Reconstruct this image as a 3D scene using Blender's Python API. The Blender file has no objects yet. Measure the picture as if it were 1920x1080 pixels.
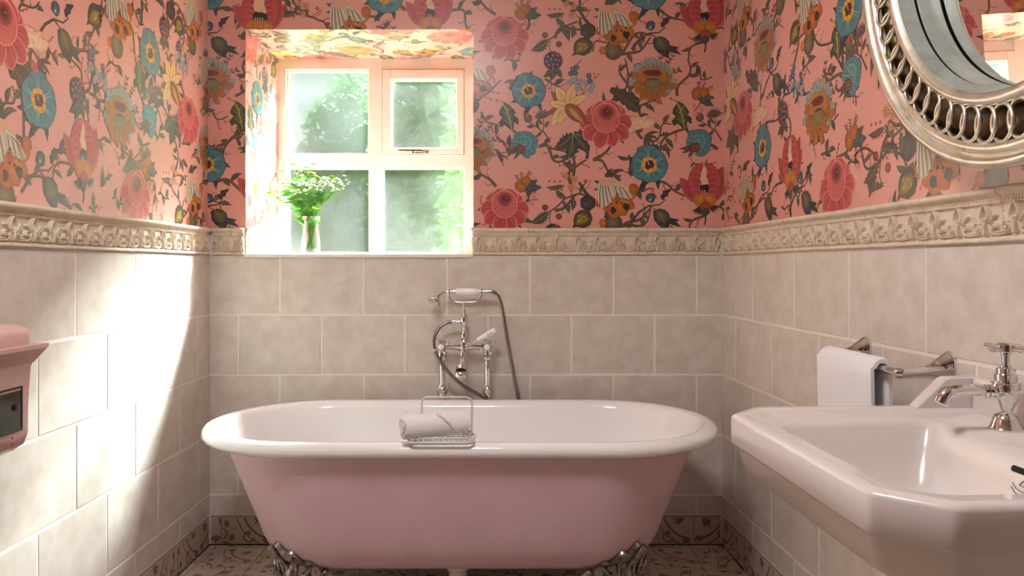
import bpy, bmesh, math, random
import numpy as np
from mathutils import Matrix, Vector, Euler
from mathutils.geometry import tessellate_polygon

# ------------------------------------------------------------------ camera, world, sun, exposure
F, PX, PY = 1425.0, 960.0, 499.0            # focal length and principal point in photo pixels (1920x1080)
H = 1.086                                   # camera height
D = 2.97                                    # distance to the tiled face of the back wall
scene = bpy.context.scene
cam_data = bpy.data.cameras.new('camera')
cam = bpy.data.objects.new('camera', cam_data)
scene.collection.objects.link(cam)
cam.location = (0, 0, H)
cam.rotation_euler = (math.pi / 2, 0, 0)
cam_data.sensor_width = 36.0
cam_data.lens = F / 1920 * 36.0
cam_data.shift_y = -(540 - PY) / 1920
cam_data.clip_start = 0.02
scene.camera = cam

world = bpy.data.worlds.new('sky')
scene.world = world
world.use_nodes = True
bg = world.node_tree.nodes['Background']
bg.inputs[0].default_value = (0.93, 0.97, 1.0, 1)
bg.inputs[1].default_value = 0.78

sun_data = bpy.data.lights.new('sun', 'SUN')
sun_data.energy = 60.0
sun_data.angle = math.radians(9)
sun_data.color = (0.98, 0.99, 1.0)
sun = bpy.data.objects.new('sun', sun_data)
scene.collection.objects.link(sun)
sun.rotation_euler = Vector((-0.875, -1.0, -1.18)).to_track_quat('-Z', 'Y').to_euler()
sun.location = (3, 7, 6)

fill_sun_data = bpy.data.lights.new('added_fill_sun', 'SUN')      # added second sun beside the first, standing in for frosted-pane scatter
fill_sun_data.energy = 210.0
fill_sun_data.angle = math.radians(28)
fill_sun_data.color = (0.97, 0.99, 1.0)
fill_sun = bpy.data.objects.new('added_fill_sun', fill_sun_data)
scene.collection.objects.link(fill_sun)
fill_sun.rotation_euler = Vector((-0.60, -1.0, -1.03)).to_track_quat('-Z', 'Y').to_euler()
fill_sun.location = (3, 7.2, 6)

vs = scene.view_settings
vs.view_transform = 'Standard'
vs.look = 'None'
vs.gamma = 1.0
vs.use_curve_mapping = False
vs.exposure = 0.3

LAMP_POWER = 30.0

# ------------------------------------------------------------------ helpers
COL = scene.collection
rnd = random.Random(7)

def lin(hexs):
    hexs = hexs.lstrip('#')
    o = []
    for i in (0, 2, 4):
        c = int(hexs[i:i + 2], 16) / 255
        o.append(c / 12.92 if c <= 0.04045 else ((c + 0.055) / 1.055) ** 2.4)
    return tuple(o)

def px(x, y, depth):
    return Vector(((x - PX) / F * depth, depth, H - (y - PY) / F * depth))

def mat(name, color=(.8, .8, .8), rough=.5, metal=0.0, spec=.5, coat=0.0, coat_rough=.1, trans=0.0, ior=1.45,
        noise=None, bump=None, attr=False, sheen=0.0, emit=None, rand=0.0, rough_noise=None):
    """noise=(scale, colour2, detail), bump=(scale, strength, distance), rand = per-object value jitter"""
    m = bpy.data.materials.new(name)
    m.use_nodes = True
    nt = m.node_tree
    N, L = nt.nodes, nt.links
    b = N['Principled BSDF']
    if isinstance(color, str):
        color = lin(color)
    b.inputs['Base Color'].default_value = (*color, 1)
    b.inputs['Roughness'].default_value = rough
    b.inputs['Metallic'].default_value = metal
    b.inputs['Specular IOR Level'].default_value = spec
    b.inputs['Coat Weight'].default_value = coat
    b.inputs['Coat Roughness'].default_value = coat_rough
    b.inputs['Transmission Weight'].default_value = trans
    b.inputs['IOR'].default_value = ior
    b.inputs['Sheen Weight'].default_value = sheen
    if emit:
        b.inputs['Emission Color'].default_value = (*emit[0], 1)
        b.inputs['Emission Strength'].default_value = emit[1]
    out = None
    tc = N.new('ShaderNodeTexCoord')
    if attr:
        a = N.new('ShaderNodeAttribute'); a.attribute_name = 'Col'
        out = a.outputs['Color']
    if noise:
        sc, c2, det = noise
        if isinstance(c2, str):
            c2 = lin(c2)
        n = N.new('ShaderNodeTexNoise'); n.inputs['Scale'].default_value = sc; n.inputs['Detail'].default_value = det
        n.inputs['Roughness'].default_value = .65
        vec = tc.outputs['Object']
        if rand:
            oi = N.new('ShaderNodeObjectInfo')
            ad = N.new('ShaderNodeVectorMath'); ad.operation = 'MULTIPLY_ADD'
            cb = N.new('ShaderNodeCombineXYZ')
            for k in range(3):
                L.new(oi.outputs['Random'], cb.inputs[k])
            ad.inputs[1].default_value = (37, 53, 71)
            L.new(cb.outputs[0], ad.inputs[0]); L.new(tc.outputs['Object'], ad.inputs[2])
            vec = ad.outputs[0]
        L.new(vec, n.inputs['Vector'])
        cr = N.new('ShaderNodeMapRange'); cr.inputs[1].default_value = .35; cr.inputs[2].default_value = .7
        L.new(n.outputs['Fac'], cr.inputs[0])
        mx = N.new('ShaderNodeMix'); mx.data_type = 'RGBA'
        mx.inputs[6].default_value = (*color, 1); mx.inputs[7].default_value = (*c2, 1)
        if out:
            L.new(out, mx.inputs[6])
        L.new(cr.outputs[0], mx.inputs[0])
        out = mx.outputs[2]
    if rand and out:
        oi = N.new('ShaderNodeObjectInfo')
        mr = N.new('ShaderNodeMapRange'); mr.inputs[3].default_value = 1 - rand; mr.inputs[4].default_value = 1 + rand
        L.new(oi.outputs['Random'], mr.inputs[0])
        hsv = N.new('ShaderNodeHueSaturation')
        L.new(out, hsv.inputs['Color']); L.new(mr.outputs[0], hsv.inputs['Value'])
        out = hsv.outputs[0]
    if out:
        L.new(out, b.inputs['Base Color'])
    if bump:
        sc, st, dist = bump
        n = N.new('ShaderNodeTexNoise'); n.inputs['Scale'].default_value = sc; n.inputs['Detail'].default_value = 4
        L.new(tc.outputs['Object'], n.inputs['Vector'])
        bp = N.new('ShaderNodeBump'); bp.inputs['Strength'].default_value = st; bp.inputs['Distance'].default_value = dist
        L.new(n.outputs['Fac'], bp.inputs['Height'])
        L.new(bp.outputs[0], b.inputs['Normal'])
    if rough_noise:
        sc, r0, r1 = rough_noise
        n = N.new('ShaderNodeTexNoise'); n.inputs['Scale'].default_value = sc; n.inputs['Detail'].default_value = 5
        L.new(tc.outputs['Object'], n.inputs['Vector'])
        mr = N.new('ShaderNodeMapRange'); mr.inputs[1].default_value = .3; mr.inputs[2].default_value = .7
        mr.inputs[3].default_value = r0; mr.inputs[4].default_value = r1
        L.new(n.outputs['Fac'], mr.inputs[0]); L.new(mr.outputs[0], b.inputs['Roughness'])
    return m

def tag(o, label=None, cat=None, group=None, kind=None):
    if label: o['label'] = label
    if cat: o['category'] = cat
    if group: o['group'] = group
    if kind: o['kind'] = kind
    return o

def link(o, parent=None):
    COL.objects.link(o)
    if parent is not None:
        o.parent = parent
    return o

def empty(name, matrix=None, parent=None):
    o = bpy.data.objects.new(name, None)
    o.empty_display_size = .05
    link(o, parent)
    if matrix is not None:
        o.matrix_world = matrix
    return o

def mesh_obj(name, me, m, parent=None):
    o = bpy.data.objects.new(name, me)
    if m is not None and not me.materials:
        me.materials.append(m)
    return link(o, parent)

class MB:
    """collects shapes, then builds one mesh object"""
    def __init__(s):
        s.v, s.f = [], []
    def add(s, vs_, fs, M=None):
        k = len(s.v)
        s.v += [tuple(M @ Vector(p)) if M is not None else tuple(p) for p in vs_]
        s.f += [tuple(i + k for i in f) for f in fs]
        return s
    def box(s, x0, x1, y0, y1, z0, z1, M=None):
        return s.add([(x0, y0, z0), (x1, y0, z0), (x1, y1, z0), (x0, y1, z0), (x0, y0, z1), (x1, y0, z1), (x1, y1, z1), (x0, y1, z1)],
                     [(3, 2, 1, 0), (4, 5, 6, 7), (0, 1, 5, 4), (1, 2, 6, 5), (2, 3, 7, 6), (3, 0, 4, 7)], M)
    def loft(s, loops, cap0=True, cap1=True, closed=True, M=None):
        n = len(loops[0]); vs_ = [p for l in loops for p in l]; fs = []
        for i in range(len(loops) - 1):
            for j in range(n if closed else n - 1):
                a, b = i * n + j, i * n + (j + 1) % n
                fs.append((a, b, b + n, a + n))
        if cap0: fs.append(tuple(reversed(range(n))))
        if cap1: fs.append(tuple(range((len(loops) - 1) * n, len(loops) * n)))
        return s.add(vs_, fs, M)
    def lathe(s, prof, n=24, M=None, cap0=True, cap1=True, a0=0.0, a1=2 * math.pi):
        """prof: (r, z) pairs about local z"""
        loops = [[(r * math.cos(2 * math.pi * k / n), r * math.sin(2 * math.pi * k / n), z) for k in range(n)] for r, z in prof]
        return s.loft(loops, cap0, cap1, True, M)
    def tube(s, pts, r, n=10, closed=False, M=None, caps=True, flat=None):
        pts = [Vector(p) for p in pts]
        m = len(pts)
        rad = r if isinstance(r, (list, tuple)) else [r] * m
        tang = []
        for i in range(m):
            a = pts[(i - 1) % m] if (closed or i > 0) else pts[0]
            b = pts[(i + 1) % m] if (closed or i < m - 1) else pts[-1]
            t = (b - a); tang.append(t.normalized() if t.length > 1e-9 else Vector((0, 0, 1)))
        up = Vector((0, 0, 1)) if abs(tang[0].z) < .9 else Vector((1, 0, 0))
        nrm = (up - tang[0] * up.dot(tang[0])).normalized()
        loops = []
        for i in range(m):
            nrm = (nrm - tang[i] * nrm.dot(tang[i]))
            nrm = nrm.normalized() if nrm.length > 1e-6 else tang[i].orthogonal().normalized()
            bn = tang[i].cross(nrm)
            k2 = flat if flat else 1.0
            loops.append([pts[i] + (nrm * math.cos(2 * math.pi * k / n) + bn * (k2 * math.sin(2 * math.pi * k / n))) * rad[i] for k in range(n)])
        if closed:
            loops.append(loops[0])
            return s.loft(loops, False, False, True, M)
        return s.loft(loops, caps, caps, True, M)
    def ball(s, c, rx, ry=None, rz=None, n=14, m=9, M=None):
        ry = rx if ry is None else ry; rz = rx if rz is None else rz
        c = Vector(c)
        loops = []
        for i in range(m + 1):
            a = -math.pi / 2 + math.pi * i / m
            rr = max(math.cos(a), 1e-3)
            loops.append([(c.x + rx * rr * math.cos(2 * math.pi * k / n), c.y + ry * rr * math.sin(2 * math.pi * k / n), c.z + rz * math.sin(a)) for k in range(n)])
        return s.loft(loops, True, True, True, M)
    def build(s, name, m, parent=None, smooth=True, angle=40, bevel=0, bevel_seg=2, subsurf=0):
        me = bpy.data.meshes.new(name)
        me.from_pydata(s.v, [], s.f)
        bm = bmesh.new(); bm.from_mesh(me)
        bmesh.ops.recalc_face_normals(bm, faces=bm.faces)
        bm.to_mesh(me); bm.free()
        if smooth:
            me.polygons.foreach_set('use_smooth', [True] * len(me.polygons))
            if angle < 180 and not bevel and not subsurf:
                me.set_sharp_from_angle(angle=math.radians(angle))
        o = mesh_obj(name, me, m, parent)
        if bevel:
            b = o.modifiers.new('bevel', 'BEVEL'); b.width = bevel; b.segments = bevel_seg
            b.limit_method = 'ANGLE'; b.angle_limit = math.radians(28); b.harden_normals = True
        if subsurf:
            b = o.modifiers.new('subdivision', 'SUBSURF'); b.levels = subsurf; b.render_levels = subsurf
        return o

def spline(ctrl, n=60, closed=False):
    """Catmull-Rom through control points"""
    c = [Vector(p) for p in ctrl]
    k = len(c); out = []
    segs = k if closed else k - 1
    per = max(2, n // segs)
    for i in range(segs):
        p0 = c[(i - 1) % k] if closed or i > 0 else c[0] * 2 - c[1]
        p1, p2 = c[i % k], c[(i + 1) % k]
        p3 = c[(i + 2) % k] if closed or i + 2 < k else c[-1] * 2 - c[-2]
        for j in range(per):
            t = j / per
            out.append(.5 * ((2 * p1) + (p2 - p0) * t + (2 * p0 - 5 * p1 + 4 * p2 - p3) * t * t + (-p0 + 3 * p1 - 3 * p2 + p3) * t ** 3))
    if not closed:
        out.append(c[-1])
    return out

def frame_matrix(origin, ex):
    """wall frame: local x along the wall (to the right seen from inside), local z up, room on local -y"""
    ex = Vector(ex).normalized(); ez = Vector((0, 0, 1)); ey = ez.cross(ex)
    return Matrix(((ex.x, ey.x, ez.x, origin[0]), (ex.y, ey.y, ez.y, origin[1]), (ex.z, ey.z, ez.z, origin[2]), (0, 0, 0, 1)))

# ------------------------------------------------------------------ printed patterns (flat print, drawn as thin coloured mesh)
class Paint:
    """2-D drawing made of coloured triangles: rows of (x, y, r, g, b) * 3 and a layer"""
    def __init__(s):
        s.t, s.l, s.call = [], [], 0
    def tri(s, a, b, c, ca, cb, cc, layer):
        s.t.append((a[0], a[1], *ca, b[0], b[1], *cb, c[0], c[1], *cc)); s.l.append((layer, s.call))
    def poly(s, pts, col, layer):
        s.call += 1
        col = lin(col) if isinstance(col, str) else col
        for t in tessellate_polygon([[Vector((p[0], p[1], 0)) for p in pts]]):
            s.tri(pts[t[0]], pts[t[1]], pts[t[2]], col, col, col, layer)
    def fan(s, pts, cin, cout, layer, center=None):
        s.call += 1
        cin = lin(cin) if isinstance(cin, str) else cin
        cout = lin(cout) if isinstance(cout, str) else cout
        if center is None:
            center = (sum(p[0] for p in pts) / len(pts), sum(p[1] for p in pts) / len(pts))
        for i in range(len(pts)):
            s.tri(center, pts[i], pts[(i + 1) % len(pts)], cin, cout, cout, layer)
    def disc(s, x, y, rx, cin, cout, layer, n=12, ry=None, wob=0, rot=0, r=None):
        ry = ry or rx
        pts = []
        for k in range(n):
            a = 2 * math.pi * k / n
            q = 1 + (wob * (r.uniform(-1, 1) if r else math.sin(3 * a)) if wob else 0)
            xx, yy = rx * q * math.cos(a), ry * q * math.sin(a)
            pts.append((x + xx * math.cos(rot) - yy * math.sin(rot), y + xx * math.sin(rot) + yy * math.cos(rot)))
        s.fan(pts, cin, cout, layer, (x, y))
    def stroke(s, pts, w0, w1, col, layer):
        s.call += 1
        col = lin(col) if isinstance(col, str) else col
        L, R = [], []
        n = len(pts)
        for i, p in enumerate(pts):
            a = pts[max(i - 1, 0)]; b = pts[min(i + 1, n - 1)]
            dx, dy = b[0] - a[0], b[1] - a[1]; d = math.hypot(dx, dy) or 1
            w = (w0 + (w1 - w0) * i / (n - 1)) / 2
            L.append((p[0] - dy / d * w, p[1] + dx / d * w)); R.append((p[0] + dy / d * w, p[1] - dx / d * w))
        for i in range(n - 1):
            s.tri(L[i], R[i], R[i + 1], col, col, col, layer)
            s.tri(L[i], R[i + 1], L[i + 1], col, col, col, layer)
    def petal(s, x, y, ang, ln, wd, cin, cout, layer, wavy=0.0, tip=.75, n=14, outline=None, ow=1.2, freq=9, r=None, bend=0.0):
        a = math.radians(ang)
        ca, sa = math.cos(a), math.sin(a)
        ph = (r or rnd).uniform(0, 6)
        def shape(g):
            up, dn = [], []
            for i in range(n + 1):
                t = i / n
                w = (math.sin(math.pi * min(1, t) ** tip) ** .75) * (wd / 2 + g) if 0 < t < 1 else 0
                ww = 1 + wavy * math.sin(freq * t + ph)
                u = t * (ln + g) * (1 + wavy * .3 * math.sin(freq * t + ph)) 
                c = bend * t * t * ln
                up.append((u, w * ww + c)); dn.append((u, -w * (1 + wavy * math.sin(freq * t + ph + 2)) + c))
            pts = up + dn[-2:0:-1]
            return [(x + p[0] * ca - p[1] * sa, y + p[0] * sa + p[1] * ca) for p in pts]
        if outline:
            s.fan(shape(ow), outline, outline, layer, (x + ca * ln * .45 - sa * bend * .2 * ln, y + sa * ln * .45 + ca * bend * .2 * ln))
        s.fan(shape(0), cin, cout, layer, (x + ca * ln * .4 - sa * bend * .16 * ln, y + sa * ln * .4 + ca * bend * .16 * ln))
    def leaf(s, x, y, ang, ln, wd, cin='#55553f', cout='#3c4038', vein='#8a7f52', layer=4, serr=0, bend=.15, r=None):
        a = math.radians(ang); ca, sa = math.cos(a), math.sin(a)
        n = 8 if not serr else 2 * serr
        up, dn = [], []
        for i in range(n + 1):
            t = i / n
            w = math.sin(math.pi * t ** .8) * wd / 2
            if serr and i % 2 == 1: w *= 1.35
            elif serr: w *= .75
            c = bend * ln * math.sin(t * 2.4)
            back = -ln * .06 if (serr and i % 2 == 1) else 0
            up.append((t * ln + back, w + c)); dn.append((t * ln + back, -w + c))
        T = lambda p: (x + p[0] * ca - p[1] * sa, y + p[0] * sa + p[1] * ca)
        mid = [T((i / n * ln, bend * ln * math.sin(i / n * 2.4))) for i in range(n + 1)]
        U = [T(p) for p in up]; Dn = [T(p) for p in dn]
        s.call += 1
        c1 = lin(cin); c2 = lin(cout); c3 = tuple(q * .8 for q in c2)
        for i in range(n):
            s.tri(mid[i], U[i], U[i + 1], c1, c2, c2, layer); s.tri(mid[i], U[i + 1], mid[i + 1], c1, c2, c1, layer)
            s.tri(mid[i], Dn[i + 1], Dn[i], c1, c3, c3, layer); s.tri(mid[i], mid[i + 1], Dn[i + 1], c1, c1, c3, layer)
        if vein:
            s.stroke(mid, max(.6, wd * .07), .3, vein, layer + 1)
    def arrays(s):
        order = {k: i for i, k in enumerate(sorted(set(s.l)))}       # painter's order: every stroke lies on the one before
        return np.array(s.t, dtype=np.float64).reshape(-1, 3, 5), np.array([order[k] for k in s.l], dtype=np.float64)

def clip_tri(poly, x0, x1, y0, y1):
    for ax, lim, sg in ((0, x0, 1), (0, x1, -1), (1, y0, 1), (1, y1, -1)):
        out = []
        for i in range(len(poly)):
            p, q = poly[i], poly[(i + 1) % len(poly)]
            dp, dq = sg * (p[ax] - lim), sg * (q[ax] - lim)
            if dp >= 0: out.append(p)
            if dp * dq < 0:
                t = dp / (dp - dq); out.append(p + (q - p) * t)
        poly = out
        if len(poly) < 3: return []
    return poly

def clip_set(T, Ls, x0, x1, y0, y1):
    """clip triangles to a rectangle"""
    if len(T) == 0: return T, Ls
    mn = T[:, :, :2].min(1); mx = T[:, :, :2].max(1)
    out = (mx[:, 0] <= x0) | (mn[:, 0] >= x1) | (mx[:, 1] <= y0) | (mn[:, 1] >= y1)
    inn = (mn[:, 0] >= x0) & (mx[:, 0] <= x1) & (mn[:, 1] >= y0) & (mx[:, 1] <= y1)
    A, B = [T[inn]], [Ls[inn]]
    for i in np.nonzero(~out & ~inn)[0]:
        pl = clip_tri([T[i, k] for k in range(3)], x0, x1, y0, y1)
        for k in range(1, len(pl) - 1):
            A.append(np.array([[pl[0], pl[k], pl[k + 1]]])); B.append(Ls[i:i + 1])
    return np.concatenate(A), np.concatenate(B)

def print_mesh(name, T, Ls, to3d, step=0.000008, base=0.0002, extra=None):
    """to3d(u, v, t) arrays -> (n,3); builds coloured triangles, front towards t>0"""
    n = len(T)
    t = np.repeat(base + Ls * step, 3)
    uv = T[:, :, :2].reshape(-1, 2)
    # consistent winding (counter-clockwise in u, v)
    a = T[:, 1, :2] - T[:, 0, :2]; b = T[:, 2, :2] - T[:, 0, :2]
    flip = (a[:, 0] * b[:, 1] - a[:, 1] * b[:, 0]) < 0
    T = T.copy(); T[flip] = T[flip][:, [0, 2, 1]]
    uv = T[:, :, :2].reshape(-1, 2)
    co = to3d(uv[:, 0], uv[:, 1], t)
    cols = np.ones((n * 3, 4), dtype=np.float32); cols[:, :3] = T[:, :, 2:].reshape(-1, 3)
    faces = np.arange(n * 3).reshape(-1, 3)
    verts = co
    if extra:
        ev, ef, ec = extra
        k = len(verts)
        verts = np.vstack([verts, np.array(ev)])
    me = bpy.data.meshes.new(name)
    fl = faces.tolist()
    if extra:
        fl += [tuple(i + k for i in f) for f in ef]
        cols = np.vstack([cols] + [np.tile(np.array([[*ec, 1]], dtype=np.float32), (len(f), 1)) for f in ef])
    me.from_pydata(verts.tolist(), [], fl)
    at = me.color_attributes.new('Col', 'FLOAT_COLOR', 'CORNER')
    at.data.foreach_set('color', cols.ravel())
    return me
# ------------------------------------------------------------------ wallpaper motifs (units: photo pixels on the back wall, y up)
def m_rose(P, r):
    for a, l, w in ((150, 38, 34), (30, 38, 34), (110, 35, 36), (68, 35, 36), (188, 46, 30), (-8, 46, 30), (-38, 48, 27), (-140, 48, 27), (-72, 47, 25), (-106, 49, 24)):
        P.petal(0, -4, a, l, w, '#93333a', '#b9484a', 8, wavy=.07, tip=1.7, outline='#d58b7d', ow=1.5, r=r, freq=12)
        for k in (-9, 0, 9):
            q = math.radians(a + k)
            P.stroke([(math.cos(q) * d, -4 + math.sin(q) * d) for d in (20, 30, l - 5)], 1.5, .4, '#c9605b' if k else '#a53c40', 8)
    pts = [(23 * math.cos(k * math.pi / 12), 1 + 25 * math.sin(k * math.pi / 12)) for k in range(24)]
    P.fan([(x * 1.06, y * 1.06) for x, y in pts], '#d9907f', '#d9907f', 11)
    P.fan(pts, '#8a3036', '#c65a55', 12, (1, 9))
    for j, (yy, n) in enumerate(((4, 9), (-1, 9), (-6, 8), (-11, 7), (-16, 6), (-20, 4))):
        for k in range(n):
            x = (k - (n - 1) / 2) * 4.6
            y = yy + x * x * .012
            if x * x / 440 + y * y / 540 < 1:
                P.petal(x, y + 3, -90, 5.2, 3.0, '#b8504d', '#d47d71', 13, r=r, n=4)
    P.disc(1, 10, 13, '#4a2426', '#9c3c3f', 15, 16)
    P.disc(1.5, 11, 7, '#33201f', '#642e2e', 16, 12)
    P.disc(3, 12, 1.7, '#c69a64', '#8a5a3c', 17, 6)
    P.leaf(14, -28, -50, 24, 7, '#3b3a36', '#2c2d2d', None, 6)

def m_poppy(P, r):
    for a, l, w in ((62, 34, 11), (152, 34, 13), (-118, 44, 16), (-75, 40, 13), (195, 34, 13)):
        P.leaf(0, 0, a, l + 10, w, '#34373a', '#26292d', None, 5, serr=3)
    for a, l in ((95, 37), (-95, 31), (30, 34), (-155, 34), (-30, 34), (160, 33)):
        P.petal(0, 0, a, l, 40, '#38616a', '#4d7f84', 8, wavy=.10, tip=1.8, outline='#264850', ow=1.5, r=r, freq=13)
        for k in (-22, -14, -5, 5, 14, 22):
            q = math.radians(a + k)
            P.stroke([(math.cos(q) * d, math.sin(q) * d) for d in (14, 21, l - 5 - abs(k) * .15)], 1.8, .6, '#7fb3af' if k % 2 else '#346a74', 8)
    P.disc(0, 0, 15, '#d8a12f', '#c98d28', 11, 16, wob=.08, r=r)
    for k in range(14):
        q = k * .449
        P.stroke([(math.cos(q) * 8, math.sin(q) * 8), (math.cos(q) * 14.2, math.sin(q) * 14.2)], 1.2, .6, '#f0c65a' if k % 2 else '#9a5c22', 12)
    P.disc(0, 0, 8.5, '#2a1a20', '#3d2226', 13, 11, wob=.22, r=r)
    P.disc(0, 0, 3.4, '#7a2c34', '#5a2028', 14, 8)
    P.stroke([(-1, 1), (-3, 11)], 1.6, .5, '#e6b8a0', 15); P.stroke([(1, 0), (10, -6)], 1.6, .5, '#8f3030', 15)

def m_carnation(P, r):
    for a in (-150, -120, 190):
        P.leaf(-10, -4, a, 28, 7, '#565248', '#46443e', '#8c8064', 5)
    for a, l in ((130, 26), (95, 25), (60, 25), (25, 25), (-10, 24), (-45, 26), (-75, 27), (165, 24)):
        P.petal(0, 0, a, l, 19, '#365f66', '#54858a', 8, wavy=.16, tip=1.8, outline='#2e5058', ow=.9, r=r, freq=16)
        P.stroke([(math.cos(math.radians(a)) * d, math.sin(math.radians(a)) * d) for d in (6, 14, 21)], 1.4, .5, '#8ab6b0', 10)
    for a, l in ((110, 15), (60, 15), (10, 15), (-50, 15)):
        P.petal(0, 2, a, l, 13, '#35606a', '#6ba1a0', 11, wavy=.16, tip=1.8, outline='#2a4a52', ow=.8, r=r, freq=14)
    P.disc(-8, -10, 11, '#6e4130', '#4e2f26', 13, 12, ry=9)
    for i in range(4):
        for j in range(3):
            P.disc(-14 + i * 4.2 + (j % 2) * 2, -15 + j * 4.6, 1.5, '#b8805c', '#8a5640', 14, 5)

def m_lily(P, r):
    for a, l, w, b in ((60, 34, 17, .2), (150, 44, 15, -.25), (185, 42, 13, .2), (30, 36, 14, .25)):
        P.petal(0, -2, a, l, w, '#7a4a24', '#8d5a2c', 7, tip=.9, outline='#52301a', ow=.8, r=r, bend=b)
    for a, l, w, b in ((118, 46, 20, .05), (82, 46, 18, -.08), (48, 42, 15, -.25), (160, 36, 16, .1), (205, 44, 19, .35), (222, 34, 13, .3)):
        P.petal(0, -2, a, l, w, '#d9a862', '#e3bd83', 9, tip=.95, outline='#7d4c22', ow=.9, r=r, bend=b)
        q = math.radians(a)
        P.stroke([(math.cos(q) * d - math.sin(q) * b * d * d / l, -2 + math.sin(q) * d + math.cos(q) * b * d * d / l) for d in (6, 18, l - 8)], .9, .4, '#a8743c', 11)
    P.petal(-6, 4, -42, 52, 24, '#a8622c', '#7f4a22', 12, tip=.8, outline='#5a3218', r=r)
    P.petal(0, -2, -46, 44, 9, '#d79a4a', '#b97835', 14, tip=.8, r=r)
    for a in (-20, -50, -80, -105):
        P.leaf(28, -34, a, 13, 3, '#3a3428', '#2c2a24', None, 6, bend=.3)

def m_thistle(P, r):
    for k, a in enumerate(range(-35, 216, 16)):
        P.petal(0, 0, a, 42 + (k % 3) * 3, 15, '#7e7f78', '#9a9e94', 7, wavy=.3, tip=1.5, outline='#5a5a52', ow=.8, freq=26, r=r)
    for k, a in enumerate(list(range(-150, -20, 26)) + [-10, 20, 160, 190]):
        P.petal(0, -4, a, 40 + (k % 2) * 6, 15, '#8a4f22', '#a9692f', 9, wavy=.3, tip=1.2, outline='#56321a', ow=.7, freq=22, r=r)
    for a in range(0, 181, 20):
        P.petal(0, 4, a, 22 + 8 * abs(math.cos(math.radians(a))), 10, '#9d5a24', '#b5762f', 11, wavy=.3, tip=1.4, outline='#6a3d1c', ow=.5, freq=20, r=r)
    P.disc(0, 14, 19, '#3d1c1c', '#7a2c2a', 13, 14, ry=7, wob=.12, r=r)
    P.disc(0, -8, 18, '#57584a', '#2e322e', 14, 14, ry=12)
    for k in range(-3, 4):
        P.stroke([(k * 5 - 6, -17), (k * 5, -9), (k * 5 + 5, 0)], .9, .9, '#b39a4a', 15)
        P.stroke([(k * 5 + 6, -17), (k * 5, -9), (k * 5 - 5, 0)], .9, .9, '#b39a4a', 15)
    P.petal(0, -12, -90, 12, 22, '#6d6236', '#857640', 16, tip=1.2, r=r)
    for a, l in ((70, 62), (50, 60), (20, 54)):
        q = math.radians(a)
        P.stroke([(math.cos(q) * d, math.sin(q) * d) for d in (30, 45, l)], 1.4, .7, '#5d4434', 5)
        for d in (44, 52, l):
            P.leaf(math.cos(q) * d, math.sin(q) * d, a + 45, 8, 3.4, '#6b5540', '#5a4636', None, 6)
            P.leaf(math.cos(q) * d, math.sin(q) * d, a - 45, 8, 3.4, '#6b5540', '#5a4636', None, 6)

def m_tulip(P, r):
    for k in range(5):
        P.leaf(-8, -38, 200 + k * 14, 18, 3, '#3a3a34', '#2d302c', None, 5, bend=.25)
        P.leaf(10, -36, 10 - k * 14, 18, 3, '#3a3a34', '#2d302c', None, 5, bend=-.25)
    P.petal(0, -30, 150, 58, 26, '#8e2f38', '#b3454a', 7, tip=.9, outline='#b9645c', ow=.9, r=r, bend=-.25)
    P.petal(2, -30, 32, 56, 24, '#8e2f38', '#b3454a', 7, tip=.9, outline='#b9645c', ow=.9, r=r, bend=.3)
    P.petal(6, -24, 58, 62, 20, '#93323a', '#a93d42', 8, tip=1.0, outline='#7a3a30', ow=.8, r=r, bend=.1)
    half = [(1, -32), (-14, -27), (-25, -14), (-29, 4), (-26, 18), (-20, 29), (-11, 36), (-3, 38), (-2, 20), (-4, 0)]
    for s_ in (-1, 1):
        hp = [(-s_ * x + 1, y) for x, y in half]
        P.fan([(1 + (x - 1) * 1.05, y * 1.04) for x, y in hp], '#7c4a2a', '#7c4a2a', 9, (s_ * 13, 2))
        P.fan(hp, '#a3373e', '#b94a4c', 9, (s_ * 13, 2))
        for k in range(10):
            y = -20 + k * 5.2
            w = 26 * math.sqrt(max(.1, 1 - (y / 42) ** 2))
            P.stroke([(s_ * 4, y - 3), (s_ * w * .55, y + 3), (s_ * w * .9, y)], 1.5, .6, '#8a2b34' if k % 2 else '#cb625d', 10)
    P.poly([(-6, -20), (-4, 0), (-7, 10), (-4, 24), (0, 36), (5, 26), (4, 14), (8, 4), (7, -20)], '#dcb392', 14)
    P.disc(1, -8, 9, '#1b1a1c', '#232022', 15, 12, wob=.2, r=r)
    P.stroke([(-3, -10), (-3, -18)], 1.5, 1.0, '#e2cda8', 16); P.stroke([(1, -10), (2, -18)], 1.5, 1.0, '#e2cda8', 16)
    P.petal(0, -14, -118, 28, 26, '#c07a2c', '#a86226', 16, tip=1.3, r=r)
    P.petal(4, -14, -66, 28, 24, '#c78433', '#a45a26', 17, tip=1.3, r=r)
    P.petal(0, -30, -75, 22, 20, '#a4482c', '#8a3530', 18, tip=.8, r=r)
    P.petal(2, -42, -90, 16, 13, '#4c5148', '#3a3f3a', 18, tip=.8, r=r)
    P.stroke([(2, -52), (3, -62), (1, -72)], 3.2, 2.6, '#453a2e', 5)

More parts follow.
